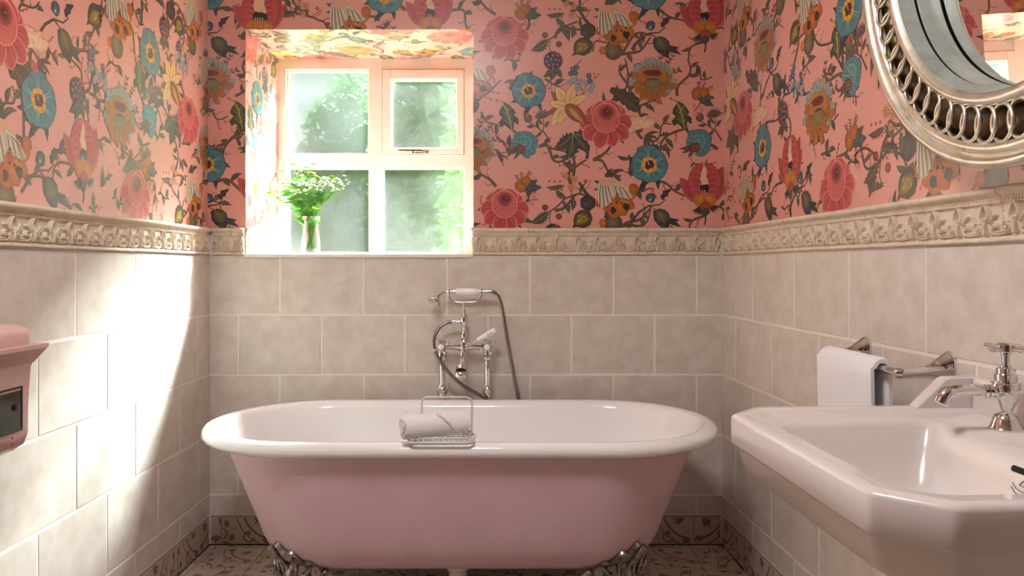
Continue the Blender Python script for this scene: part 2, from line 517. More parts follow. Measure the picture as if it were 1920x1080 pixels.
def m_bell(P, r):
    for a, l in ((200, 32), (168, 26), (20, 36), (55, 24)):
        P.leaf(-14, 34, a, l, 9, '#55503c', '#44402f', None, 6, bend=.3)
    P.petal(-14, 30, 84, 22, 15, '#4f4a3c', '#3f3a30', 7, tip=1.1, r=r)
    for a, l, w in ((-160, 40, 16), (-128, 34, 22), (-95, 40, 26), (-60, 38, 24), (-28, 40, 22), (8, 40, 16)):
        P.petal(0, 2, a, l, w, '#c27425', '#a9571c', 8, wavy=.1, tip=1.5, outline='#8f4a1a', ow=.8, r=r)
    P.petal(28, 8, 60, 22, 20, '#b9651f', '#9d4f1a', 9, tip=1.4, r=r)
    for x, y in ((-4, -22), (20, -16), (-16, -8), (2, 10)):
        P.disc(x, y, 6.5, '#241d1c', '#3a2a22', 11, 9, ry=7.5, wob=.25, r=r)
    P.poly([(-34, 26), (-30, 34), (-20, 40), (-8, 38), (4, 30), (18, 16), (30, 4), (34, 4), (28, -1), (20, -3), (10, 0), (3, 6), (-2, 2), (-6, -8), (-14, -14), (-28, -18), (-31, -8), (-34, 4)], '#b9a88e', 12)
    ends = [(-32, -10), (-29, -17), (-25, -17), (-21, -16), (-17, -15), (-13, -13), (-9, -10), (-6, -6), (-2, 1), (3, 5), (9, 1), (15, -1), (21, -2), (27, -1), (32, 3)]
    for k, (ex, ey) in enumerate(ends):
        t = k / 14
        sx, sy = -29 + 24 * t, 27 + 7 * math.sin(t * 3)
        P.stroke([(sx, sy), ((sx + ex) / 2 + (5 if t > .6 else -1.5), (sy + ey) / 2 + 4), (ex, ey)], 1.7, 1.4, '#50565b' if k % 2 else '#d8cbb2', 13)
    P.disc(-15, 32, 15, '#d49a7a', '#cf9a80', 14, 14, ry=8, rot=.1)
    for x, y in ((-9, -10), (3, -8), (12, -9), (20, -2)):
        P.stroke([(4, 10), ((x + 4) / 2 - 2, 0), (x, y)], .9, .9, '#4a2a18', 15); P.disc(x, y, 2, '#2a1c18', '#2a1c18', 15, 6)
    # the fig-shaped seed pod below
    P.disc(-4, -46, 17, '#6f5f44', '#4c4234', 6, 14, ry=18)
    P.disc(-6, -45, 10, '#7c6b4c', '#64563e', 7, 10, ry=14)
    P.disc(-24, -46, 7, '#cc7a26', '#a6531c', 7, 10, ry=8)

def m_fig(P, r):
    def drop(s_):
        return [(s_ * x, s_ * y) for x, y in ((-20, -18), (-12, -14), (2, -17), (13, -11), (17, 0), (14, 10), (5, 16), (-6, 15), (-14, 8), (-17, -2), (-16, -10))]
    P.fan(drop(1.06), '#3a3226', '#3a3226', 8)
    P.fan(drop(1.0), '#5c4f30', '#453b2a', 9)
    P.petal(-14, -12, 42, 30, 17, '#8d7a2c', '#665a2a', 10, tip=1, r=r)
    for k in range(16):
        x, y = r.uniform(-9, 9), r.uniform(-7, 7)
        P.stroke([(x - 2, y - 2), (x, y + .8), (x + 2, y + 2)], .9, .6, '#c9a93c', 12)
    P.stroke([(10, 12), (16, 20), (18, 28)], 3, 2, '#4a3b2e', 5)

def m_pod(P, r):
    P.disc(0, 0, 17, '#4f4436', '#332d28', 8, 12, ry=15, wob=.1, r=r)
    P.disc(-4, -3, 9, '#58504a', '#3a3632', 9, 10)
    P.disc(4, 4, 3, '#70383a', '#4a2a2a', 10, 7)
    P.stroke([(6, 10), (-6, 24), (-18, 44)], 8, 5, '#4a3c2e', 7)

def m_berry(P, r):
    for a in (215, 250, -55):
        P.leaf(0, -14, a, 26, 11, '#4c4a3a', '#383a34', '#75705a', 6, serr=5)
    for k in range(30):
        a = k * 2 * math.pi / 30
        P.stroke([(16 * math.cos(a), 16 * math.sin(a)), (20 * math.cos(a + .1), 20 * math.sin(a + .1))], 1.6, .5, '#8a7c32', 8)
    P.disc(0, 0, 17.5, '#2f4044', '#27323a', 9, 18)
    for x, y in ((-10, 8), (0, 10), (9, 9), (-12, -1), (-4, 3), (5, 2), (12, 0), (-8, -8), (0, -7), (8, -7), (0, -14), (6, 14)):
        P.disc(x, y, 2.6, '#d26a78', '#a63c50', 10, 7)

def m_quince(P, r):
    for a, l in ((125, 26), (60, 28), (95, 24)):
        q = math.radians(a)
        P.stroke([(math.cos(q) * d + 3 * math.sin(d * .3), math.sin(q) * d) for d in (8, 16, 24, l)], 1.5, .9, '#6a4630', 5)
        for d in range(10, l, 4):
            P.leaf(math.cos(q) * d, math.sin(q) * d, a + (50 if d % 8 else -50), 7, 2.2, '#6a4a38', '#5a4032', None, 6)
    P.disc(-5, -3, 13, '#c17826', '#94501c', 8, 14, wob=.08, r=r); P.disc(5, 6, 11, '#b96a22', '#9c5820', 9, 12)
    for k in range(14):
        P.disc(r.uniform(-13, 4), r.uniform(-12, 6), 1.2, '#7a3c18', '#7a3c18', 10, 5)
    for x, y, a in ((2, -8, -20), (12, -6, 40), (14, -10, 5)):
        P.leaf(x, y, a, 22, 12, '#5c6258', '#353c3a', '#2c2f2e', 11, serr=3)
    P.stroke([(8, -8), (11, -22), (9, -36)], 2.2, 1.6, '#4e3a2e', 7)
    for x, y in ((20, -24), (16, -38), (4, -26)):
        for k in range(6):
            P.petal(x, y, k * 60, 5.5, 3, '#d99a8a', '#b9756c', 8, r=r, n=4)

def m_pale(P, r):
    for a, l in ((170, 30), (140, 30), (110, 28), (80, 26), (50, 30), (25, 36)):
        P.petal(0, 0, a, l, 17, '#e3c39c', '#d9a58c', 8, wavy=.2, tip=1.8, outline='#b4635a', ow=.9, r=r, freq=16)
    for a, l in ((160, 18), (115, 18), (65, 18)):
        P.petal(0, 0, a, l, 12, '#cf8a78', '#e6cda4', 10, wavy=.2, tip=1.8, outline='#b56c60', ow=.6, r=r, freq=14)
    P.petal(-4, 0, -165, 24, 9, '#c9a070', '#b98868', 7, r=r)
    P.disc(-30, -8, 7, '#c2504c', '#d88a72', 9, 9, ry=5)
    for a in (-30, -60, -85, 0, -110):
        P.leaf(12, -12, a, 28, 6, '#5d523e', '#494234', None, 6)

def m_forget(P, r):
    P.stroke([(14, -34), (6, -16), (-2, 0), (-6, 18)], 1.8, 1, '#6a5848', 5)
    P.stroke([(8, -20), (22, -4), (38, 8)], 1.4, .8, '#6a5848', 5); P.stroke([(10, -24), (24, -14)], 1.4, .8, '#6a5848', 5); P.stroke([(2, -8), (-14, -4)], 1.3, .8, '#6a5848', 5)
    for x, y, c in ((-10, 20, 0), (-3, 24, 0), (-14, 12, 0), (-5, 13, 0), (-16, -4, 1), (-8, 0, 1), (4, -2, 1), (2, -12, 1), (14, -6, 1), (22, -2, 0), (27, -10, 1), (20, 8, 0), (24, -20, 1), (-2, -16, 1)):
        for k in range(5):
            P.disc(x + 3.2 * math.cos(k * 1.257), y + 3.2 * math.sin(k * 1.257), 2.5, '#9fb0b4' if c else '#5f6a80', '#6f8290' if c else '#444c62', 7, 7)
        P.disc(x, y, 1.4, '#d9c48a', '#b99a6a', 8, 5)
    for x, y in ((32, 6), (38, 10), (30, 12), (0, 32), (4, 36)):
        P.disc(x, y, 1.8, '#7a4a48', '#6a3a3a', 7, 6)

def m_greenleaf(P, r):
    P.poly([(-3, 26), (6, 20), (13, 10), (16, 2), (11, 0), (19, -8), (18, -20), (10, -14), (8, -24), (4, -30), (-1, -24), (-8, -16), (-16, -20), (-19, -10), (-10, -2), (-16, 4), (-14, 12), (-9, 18)], '#33402c', 8)
    P.poly([(0, 22), (8, 12), (9, 2), (4, -4), (8, -14), (4, -24), (-2, -12), (-8, -8), (-4, 4), (-8, 12)], '#485a38', 9)
    P.stroke([(-14, 30), (-6, 24), (0, 10), (2, -8), (4, -28)], 2.4, 1.2, '#c9a23a', 10)
    for y, s_ in ((12, 1), (4, -1), (-4, 1), (-12, -1), (-12, 1)):
        P.stroke([(1, y - 4), (s_ * 9, y + 5)], 1.1, .5, '#b08f38', 10)
    P.stroke([(-18, 34), (-14, 30), (-4, 24)], 3.0, 4.0, '#8d5a26', 7)
    P.stroke([(4, -26), (12, -36), (22, -46)], 3.5, 6, '#4c3a2b', 6)

def m_bud(P, r):
    P.poly([(-20, 12), (-8, 17), (2, 15), (10, 8), (12, 0), (30, -4), (24, -8), (34, -18), (18, -14), (12, -12), (8, -24), (-2, -20), (-10, -14), (-18, -4)], '#2c3338', 8)
    P.fan([(-17, 10), (-8, 15), (2, 13), (9, 5), (8, -6), (0, -10), (-12, -8), (-16, 0)], '#6f6a38', '#3a423e', 9, (-6, 6))
    P.stroke([(-14, 16), (-6, 6), (2, -12)], 1.2, .6, '#8c7a38', 10)
    P.disc(-24, 36, 9, '#4f6a72', '#2c3a44', 8, 9, wob=.15, r=r); P.disc(-25, 33, 3, '#b9c0b8', '#6d8288', 9, 6)
    P.leaf(-4, 34, 40, 28, 11, '#363c3e', '#272c30', None, 7, serr=3)
    P.stroke([(-60, -8), (-46, 10), (-28, 22), (-8, 24), (4, 34)], 5, 1.6, '#4f3d2f', 5); P.stroke([(-28, 22), (-20, 18), (-12, 14)], 2, 1.6, '#4f3d2f', 5)

def m_darkleaf(P, r):
    for a, l, w in ((-150, 44, 24), (-110, 50, 26), (-60, 44, 24), (-25, 40, 22)):
        P.leaf(4, 16, a, l, w, '#54503c', '#35352d', '#8d7a4c', 8, serr=6)
    P.stroke([(4, 16), (20, 12), (34, -6), (30, -30)], 3, 6, '#4e3c2c', 6)

def m_oakleaf(P, r):
    P.stroke([(-26, 16), (0, 2), (28, -26)], 2.2, 3, '#7a3f34', 12)
    for x, y, rr in ((-22, 16, 7), (-14, 6, 9), (-4, 12, 8), (0, -2, 10), (10, 6, 9), (10, -12, 9), (18, -4, 10), (20, -16, 9)):
        P.disc(x, y, rr, '#4f4a38', '#38372e', 8, 9)
    P.petal(22, 16, 60, 14, 12, '#a8343f', '#bf5a5c', 9, r=r, wavy=.2)

def m_serr(P, r):
    P.leaf(-2, 0, 205, 40, 17, '#5a5640', '#40423a', '#8d8050', 7, serr=8)
    P.stroke([(-2, 0), (14, 10), (30, 26), (52, 34)], 2.4, 3.6, '#5c4a3a', 5)
    for x, y, a in ((26, 20, -70), (44, 28, -100), (30, 26, 130)):
        P.leaf(x, y, a, 26, 10, '#55523e', '#40423a', '#8d8050', 7, serr=5)
    for x, y in ((-8, 9), (18, -8)):
        P.disc(x, y, 6, '#8a4030', '#70302a', 8, 9); P.disc(x + 1, y + 1, 3, '#a05038', '#8a4030', 9, 7)
    P.stroke([(2, 2), (0, -16), (6, -26)], 1.8, 1.4, '#5c4a3a', 5)

def m_star(P, r):
    P.leaf(-10, -6, 178, 36, 9, '#5a5440', '#46463a', '#8d8050', 6, serr=8)
    for x in (-38, -28, -18):
        P.disc(x, 2, 2.4, '#b3524e', '#a04444', 7, 6); P.disc(x + 3, -14, 2.4, '#b3524e', '#a04444', 7, 6)
    for x, y in ((-6, 12), (8, 6), (4, -8)):
        for k in range(9):
            P.stroke([(x, y), (x + 8 * math.cos(k * .7), y + 8 * math.sin(k * .7))], 1.8, 1.0, '#8a4a32', 7)
        P.disc(x, y, 5, '#d9b070', '#b57a46', 8, 9); P.disc(x, y, 2.2, '#c08a4a', '#8a5030', 9, 6)
    P.stroke([(12, -10), (22, -16), (34, -10), (40, 4)], 1.6, 1, '#6a4636', 6); P.disc(30, 2, 4, '#b35850', '#9a4440', 7, 7)

def m_budtwig(P, r):
    P.stroke([(26, -40), (14, -22), (0, -12), (-14, -4)], 3, 1.4, '#54483a', 5); P.stroke([(12, -22), (14, -6), (12, 6)], 2, 1.2, '#54483a', 5)
    for x, y, a in ((-4, -10, 175), (4, -14, 95), (16, -14, 50), (10, -20, 215), (12, -8, 120)):
        P.leaf(x, y, a, 16, 6, '#5a5646', '#4a483c', None, 6)
    P.disc(-16, 4, 8, '#7a6a58', '#5d5048', 8, 9, ry=9); P.disc(-18, 10, 4, '#c24a46', '#a83a3c', 9, 7)
    for k in range(7):
        P.leaf(12, 4, 90 + (k - 3) * 22, 18, 6, '#7a5a52', '#5c4844', None, 8)

MOTIFS = {}
for _n, _f in list(globals().items()):
    if _n.startswith('m_') and callable(_f):
        for _v in range(2):
            _p = Paint(); _f(_p, random.Random(len(_n) * 7 + _v)); MOTIFS[_n[2:], _v] = _p.arrays()

def place_motif(name, x, y, s=1.0, rot=0.0, mirror=False, v=0):
    T, Ls = MOTIFS[name, v]
    T = T.copy()
    c, sn = math.cos(rot), math.sin(rot)
    X = T[:, :, 0] * (-s if mirror else s); Y = T[:, :, 1] * s
    T[:, :, 0] = x + X * c - Y * sn; T[:, :, 1] = y + X * sn + Y * c
    return T, Ls + 64 + (x * .377 + y * .191) % 1.0

def vine(P, a, b, r, w=5.0):
    """a wavy tapering branch with leaves and tendrils from a to b"""
    ax, ay = a; bx, by = b
    d = math.hypot(bx - ax, by - ay) or 1
    nx, ny = -(by - ay) / d, (bx - ax) / d
    k1, k2 = r.uniform(-.28, .28) * d, r.uniform(-.18, .18) * d
    pts = []
    n = 14
    for i in range(n + 1):
        t = i / n
        o = k1 * math.sin(math.pi * t) + k2 * math.sin(2 * math.pi * t) + 1.2 * math.sin(9 * t)
        pts.append((ax + (bx - ax) * t + nx * o, ay + (by - ay) * t + ny * o))
    P.stroke(pts, w + 1.2, w * .5 + .8, '#3b2d25', 0)
    P.stroke(pts, w * .75, w * .35, '#5b4636', 1)
    P.stroke([(x - .8, y + .9) for x, y in pts], w * .22, w * .12, '#84694c', 2)
    for i in range(2, n, 3):
        x, y = pts[i]
        ang = math.degrees(math.atan2(pts[i + 1][1] - y, pts[i + 1][0] - x)) if i < n else 0
        sd = r.choice((-1, 1))
        ty = r.random()
        if ty < .5:
            P.leaf(x, y, ang + sd * r.uniform(35, 75), r.uniform(15, 27), r.uniform(6, 10), *r.choice((('#565540', '#3e4037'), ('#4b4a3c', '#33363a'), ('#5d5a44', '#4a4638'))), '#84794f', 4, serr=r.choice((0, 0, 4)))
        elif ty < .8:
            q = math.radians(ang + sd * 60)
            tp = []
            for k in range(14):
                t = k / 13
                rr = 16 * t
                tp.append((x + math.cos(q) * rr + 5 * math.sin(7 * t) * t, y + math.sin(q) * rr + 5 * math.cos(7 * t) * t))
            P.stroke(tp, 1.5, .7, '#5a4033', 3)
        else:
            q = math.radians(ang + sd * 55)
            for m_ in range(3):
                dd = 7 + m_ * 6
                P.disc(x + math.cos(q) * dd + r.uniform(-2, 2), y + math.sin(q) * dd, 2.0, '#b5654c', '#8c4038', 4, 6)
            P.stroke([(x, y), (x + math.cos(q) * 20, y + math.sin(q) * 20)], 1.3, .8, '#5a4033', 3)

# the right half of the back wall as drawn in the photograph: (motif, x, y, scale, rotation) in photo pixels, repeats every 323 px in height
BLOCK = [('rose', 946, 384, 1.0, 0), ('rose', 1136, 222, 1.08, 0), ('poppy', 991, 171, .92, .2), ('poppy', 1217, 309, 1.0, 0),
         ('carnation', 984, 270, 1.0, 0), ('carnation', 1310, 267, 1.0, 0), ('greenleaf', 952, 217, 1.0, .15), ('greenleaf', 1277, 215, 1.0, .1),
         ('lily', 1066, 200, 1.0, 0), ('thistle', 1224, 150, .95, 0), ('thistle', 885, 278, .95, 0), ('tulip', 1320, 346, 1.05, 0),
         ('bell', 1154, 372, 1.0, 0), ('bell', 886, 150, 1.0, 0), ('fig', 1093, 410, 1.0, 0), ('pod', 1102, 381, .9, 0), ('berry', 1037, 114, 1.0, 0),
         ('quince', 982, 346, .95, 0), ('quince', 1313, 176, .95, -.6), ('pale', 1196, 243, 1.0, .1), ('forget', 1084, 150, 1.0, 0),
         ('bud', 1244, 408, 1.0, 0), ('darkleaf', 1070, 268, 1.0, 0), ('oakleaf', 1172, 186, 1.0, 0), ('serr', 1030, 398, 1.0, 0),
         ('star', 1068, 342, 1.0, 0), ('budtwig', 1006, 226, 1.0, 0), ('budtwig', 1328, 224, 1.0, 0)]
VINES = [((1040, 395), (1105, 372)), ((1070, 345), (1100, 300)), ((1075, 330), (1018, 268)), ((1112, 300), (1160, 250)), ((1112, 300), (1165, 330)), ((1112, 240), (1172, 110)),
         ((1150, 190), (1165, 120)), ((1200, 215), (1225, 160)), ((1205, 260), (1190, 195)), ((1235, 340), (1290, 370)), ((1165, 425), (1220, 390)), ((1165, 102), (1220, 70)),
         ((930, 350), (905, 300)), ((890, 200), (940, 150)), ((1270, 180), (1290, 110)), ((1290, 240), (1240, 330)), ((1330, 395), (1290, 440)), ((985, 380), (1000, 350)),
         ((1010, 275), (1060, 300)), ((1250, 270), (1225, 300)), ((1345, 280), (1310, 255)), ((1185, 330), (1180, 290))]
PW, PHT = 477.0, 323.0

def block_instances(x0, x1, y0, y1, dx=0.0, dy=0.0):
    """motifs and vines of the repeating block covering a rectangle given in pattern pixels (y down)"""
    ms, vn = [], []
    for i in range(int((x0 - dx - 1360) // PW), int((x1 - dx - 883) // PW) + 2):
        for j in range(int((y0 - dy - 427) // PHT) - 1, int((y1 - dy - 104) // PHT) + 2):
            ox, oy = dx + i * PW, dy + j * PHT
            for n, x, y, s_, ro in BLOCK:
                if x0 - 70 < x + ox < x1 + 70 and y0 - 70 < y + oy < y1 + 70:
                    ms.append((n, x + ox, y + oy, s_, ro))
            for a, b in VINES:
                mxx, myy = (a[0] + b[0]) / 2 + ox, (a[1] + b[1]) / 2 + oy
                if x0 - 70 < mxx < x1 + 70 and y0 - 70 < myy < y1 + 70:
                    vn.append(((a[0] + ox, a[1] + oy), (b[0] + ox, b[1] + oy)))
    return ms, vn

def auto_vines(ms, r, n_near=2):
    seen, vn = set(), []
    for i, m in enumerate(ms):
        ds = sorted((math.hypot(m[1] - q[1], m[2] - q[2]), j) for j, q in enumerate(ms) if j != i)
        for d, j in ds[:n_near]:
            if d < 190 and (min(i, j), max(i, j)) not in seen:
                seen.add((min(i, j), max(i, j))); vn.append(((m[1], m[2]), (ms[j][1], ms[j][2])))
    return vn

def paper(ms, vn, rects, seed=3, fill=True):
    """draw instances (pixels, y down) and clip them to the rectangles (x0, x1, y0, y1)"""
    r = random.Random(seed)
    P = Paint()
    for a, b in vn:
        vine(P, (a[0], -a[1]), (b[0], -b[1]), r, r.uniform(3.6, 5.4))
    if fill:                                   # small sprigs in the gaps
        occ = [(m[1], m[2]) for m in ms] + [((a[0] + b[0]) / 2, (a[1] + b[1]) / 2) for a, b in vn]
        for x0, x1, y0, y1 in rects:
            for _ in range(int((x1 - x0) * (y1 - y0) / 900)):
                x, y = r.uniform(x0, x1), r.uniform(y0, y1)
                if all((x - q[0]) ** 2 + (y - q[1]) ** 2 > 34 ** 2 for q in occ):
                    occ.append((x, y))
                    vine(P, (x - r.uniform(8, 22), -y - r.uniform(-20, 20)), (x + r.uniform(8, 22), -y + r.uniform(-20, 20)), r, 2.6)
    T0, L0 = P.arrays()
    L0 = L0 / max(1.0, L0.max()) * 60
    parts = [(T0, L0)]
    for k, m in enumerate(ms):
        parts.append(place_motif(m[0], m[1], -m[2], m[3], m[4], v=k % 2))
    T = np.concatenate([p[0] for p in parts]); Ls = np.concatenate([p[1] for p in parts])
    A, B = [], []
    for x0, x1, y0, y1 in rects:
        a, b = clip_set(T, Ls, x0, x1, -y1, -y0)
        A.append(a); B.append(b)
    return np.concatenate(A), np.concatenate(B)
# ------------------------------------------------------------------ materials
M_PINK = mat('wallpaper_ground', '#d9998c', .34, spec=.6, coat=.45, coat_rough=.26, bump=(900, .05, .0005))
M_PRINT = mat('wallpaper_print', '#ffffff', .34, spec=.6, coat=.45, coat_rough=.26, attr=True)
M_TILE = mat('stone_tile', '#ddd3ca', .36, spec=.45, noise=(15, '#cabdb1', 12), bump=(60, .08, .002), rand=.03, rough_noise=(18, .28, .5))
M_GROUT = mat('grout', '#ebe3d9', .8, bump=(300, .2, .001))
M_BORDER = mat('border_tile', '#e2d2bf', .6, noise=(26, '#cfbba4', 8), bump=(420, .35, .0012), rand=.03)
M_CEMENT = mat('cement_tile', '#ffffff', .5, attr=True, noise=None)
M_FGROUT = mat('floor_grout', '#544840', .85)
M_WHITE = mat('white_paint', '#f3ebe0', .35, spec=.5)
M_SILL = mat('sill_glaze', '#f4f1ec', .2)
M_CEIL = mat('ceiling_paint', '#f2ece4', .8)
M_BRASS = mat('aged_brass', '#6e5a3e', .3, metal=1.0)
M_CHROME = mat('chrome', (.74, .735, .73), .05, metal=1.0)
M_ENAMEL = mat('white_enamel', '#f8f6f6', .12, spec=.5, coat=.3)
M_CERAMIC = mat('white_ceramic', '#ddd4cf', .2, spec=.5, coat=.15, coat_rough=.12)
M_TUBPINK = mat('pink_tub_paint', '#dabbc2', .36, noise=(5, '#d3b2ba', 4), bump=(140, .03, .001))
M_TOWEL = mat('white_towel', '#f5f3f5', .95, sheen=.3, bump=(700, .7, .002))

YW = D + .012                     # wallpaper plane of the back wall
SP = F / YW                       # pattern pixels per metre
ROWS = [1.1298, .8953, .6621, .4285, .1940, .1127]
DADO0, DADO1 = 1.1298, 1.236
CEIL = 2.45
YF = -1.2                         # wall behind the camera
G = .0036                         # half joint

OPX0, OPX1, OPZ1 = -1.046, -.1507, 2.015      # window opening
SILLZ = 1.133
YFR = 3.40                                    # window frame face

def zpx(z):
    return PY + (H - z) * SP

FRAMES = {
    'back': frame_matrix((0, YW, 0), (1, 0, 0)),
    'left': frame_matrix((-1.1505 - .012, 0, 0), (-.01053, 1, 0)),
    'right': frame_matrix((.9963 + .012 - .05895 * YW, YW, 0), (.05895, -1, 0)),
    'front': frame_matrix((0, YF, 0), (-1, 0, 0)),
}
def xr_wall(y, t=0.0):            # x of the right wall's wallpaper plane at depth y, t metres proud of it
    return .9963 + .012 - .05895 * y - t
def xl_wall(y, t=0.0):
    return -1.1625 - .01053 * y + t

# ------------------------------------------------------------------ wall shells
def wall(name, frame, boxes, label):
    b = MB()
    for bx in boxes:
        b.box(*bx)
    o = b.build(name, M_PINK, None, smooth=False)
    o.matrix_world = FRAMES[frame]
    tag(o, label, 'wall', kind='structure')
    return o

W_BACK = wall('wall_back', 'back', [(-1.6, OPX0, 0, .55, 0, CEIL), (OPX1, 1.3, 0, .55, 0, CEIL), (OPX0, OPX1, 0, .55, 0, SILLZ - .016), (OPX0, OPX1, 0, .55, OPZ1, CEIL)],
              'back wall with floral wallpaper above beige stone tiles, behind the bath')
W_LEFT = wall('wall_left', 'left', [(YF - .02, YW + .0, 0, .2, 0, CEIL)], 'left wall with sunlit beige tiles below floral wallpaper')
W_RIGHT = wall('wall_right', 'right', [(0, 4.22, 0, .2, 0, CEIL)], 'right wall with floral wallpaper and beige tiles, behind the basin')
W_FRONT = wall('wall_front', 'front', [(-1.3, 1.4, 0, .15, 0, CEIL)], 'deep crimson painted wall behind the viewer facing the window')
W_FRONT.data.materials[0] = mat('crimson_paint', '#5e141d', .6)

b = MB(); b.box(-1.6, 1.5, YF - .2, 3.53, CEIL, CEIL + .15)
o = b.build('ceiling', M_CEIL, None, smooth=False); tag(o, 'plain white painted ceiling over the bathroom', 'ceiling', kind='structure')
b = MB(); b.box(-1.6, 1.5, YF - .2, 3.53, -.15, -.010)
FLOOR = b.build('floor', M_FGROUT, None, smooth=False); tag(FLOOR, 'floor laid with patterned cement tiles', 'floor', kind='structure')

# ------------------------------------------------------------------ stone wall tiles, every tile its own piece
def tile_mesh(w, h, cache={}):
    k = (round(w, 4), round(h, 4))
    if k not in cache:
        t0, t1, c = -.0005, .0125, .0014
        v = [(0, -t0, 0), (w, -t0, 0), (w, -t0, h), (0, -t0, h), (0, -t1 + c, 0), (w, -t1 + c, 0), (w, -t1 + c, h), (0, -t1 + c, h),
             (c, -t1, c), (w - c, -t1, c), (w - c, -t1, h - c), (c, -t1, h - c)]
        f = [(0, 1, 5, 4), (1, 2, 6, 5), (2, 3, 7, 6), (3, 0, 4, 7), (4, 5, 9, 8), (5, 6, 10, 9), (6, 7, 11, 10), (7, 4, 8, 11), (8, 9, 10, 11)]
        me = bpy.data.meshes.new('tile'); me.from_pydata(v, [], f); me.materials.append(M_TILE)
        cache[k] = me
    return cache[k]

def lay_tiles(parent, u0, u1, pitch, off_a, off_b, skip=None):
    rr = random.Random(11)
    for i in range(len(ROWS) - 1):
        z1, z0 = ROWS[i] - G, ROWS[i + 1] + G
        off = off_a if i % 2 == 0 else off_b
        k = math.floor((u0 - off) / pitch)
        while off + k * pitch < u1:
            a, c = max(off + k * pitch + G, u0), min(off + (k + 1) * pitch - G, u1)
            k += 1
            if c - a < .008: continue
            o = bpy.data.objects.new('tile', tile_mesh(c - a, z1 - z0)); link(o, parent)
            o.location = (a, rr.uniform(-.0006, .0006), z0)
            o.rotation_euler = (rr.uniform(-.0022, .0022), 0, rr.uniform(-.0022, .0022))

def grout_bed(parent, u0, u1):
    b = MB(); b.box(u0, u1, -.0114, .002, .0, DADO0 - .002)
    return b.build('grout', M_GROUT, parent, smooth=False)

XLc, XRc = -1.1818, .8212                      # tiled corners on the back wall
grout_bed(W_BACK, XLc - .01, XRc + .01)
lay_tiles(W_BACK, XLc, XRc, .3255, (525 - PX) / (F / D), (446.5 - PX) / (F / D))
grout_bed(W_LEFT, YF, YW - .003)
lay_tiles(W_LEFT, YF + .01, D, .3273, D * .908, D * .9617)
grout_bed(W_RIGHT, .003, 4.18)
lay_tiles(W_RIGHT, .012, 4.17, .3335, YW - D * .8923, YW - D * .9493)

# ------------------------------------------------------------------ moulded border (dado) tiles
CELL = .0774
def relief_cell(nx, nz, zh):
    X, Z = np.meshgrid(np.linspace(-CELL / 2, CELL / 2, nx), np.linspace(0, zh, nz))
    R = np.zeros_like(X)
    def stroke(ctrl, w, hgt, n=120):
        nonlocal R
        pts = spline([(a, b_, 0) for a, b_ in ctrl], n)
        for i, p in enumerate(pts):
            ww = w if not isinstance(w, tuple) else w[0] + (w[1] - w[0]) * i / len(pts)
            d2 = ((X - p.x) ** 2 + (Z - p.y) ** 2) / ww ** 2
            R = np.maximum(R, hgt * np.clip(1 - d2, 0, 1) ** .8)
    for s in (-1, 1):
        stroke([(s * .0015, .004), (s * .003, .020), (s * .0098, .034), (s * .0088, .046), (s * .0045, .0545), (s * .0002, .0605)], .0031, .0080)
        stroke([(s * .0045, .034), (s * .0075, .022), (s * .013, .0085), (s * .026, .0035), (s * .040, .0028)], .0024, .0055)
        stroke([(s * .0085, .034), (s * .0115, .024), (s * .0150, .013), (s * .026, .0082), (s * .040, .0075)], .0020, .0045)
        stroke([(s * .0125, .026), (s * .0185, .033), (s * .0245, .0405)], (.0030, .0052), .0065)
        sp = []
        for k in range(104):
            a = math.radians(200 - k * 6); r_ = .0088 * (1 - k / 120)
            sp.append((s * (.0222 + r_ * -math.cos(a)), .0190 + r_ * math.sin(a)))
        for q in sp:
            d2 = ((X - q[0]) ** 2 + (Z - q[1]) ** 2) / .0022 ** 2
            R = np.maximum(R, .0066 * np.clip(1 - d2, 0, 1) ** .8)
        d2 = ((X - s * .0222) ** 2 + (Z - .019) ** 2) / .0085 ** 2
        R = np.maximum(R, .0030 * np.clip(1 - d2, 0, 1) ** .8)
    K = np.pad(R, 1, mode='edge')
    return (4 * K[1:-1, 1:-1] + 2 * (K[:-2, 1:-1] + K[2:, 1:-1] + K[1:-1, :-2] + K[1:-1, 2:]) + K[:-2, :-2] + K[2:, 2:] + K[:-2, 2:] + K[2:, :-2]) / 16

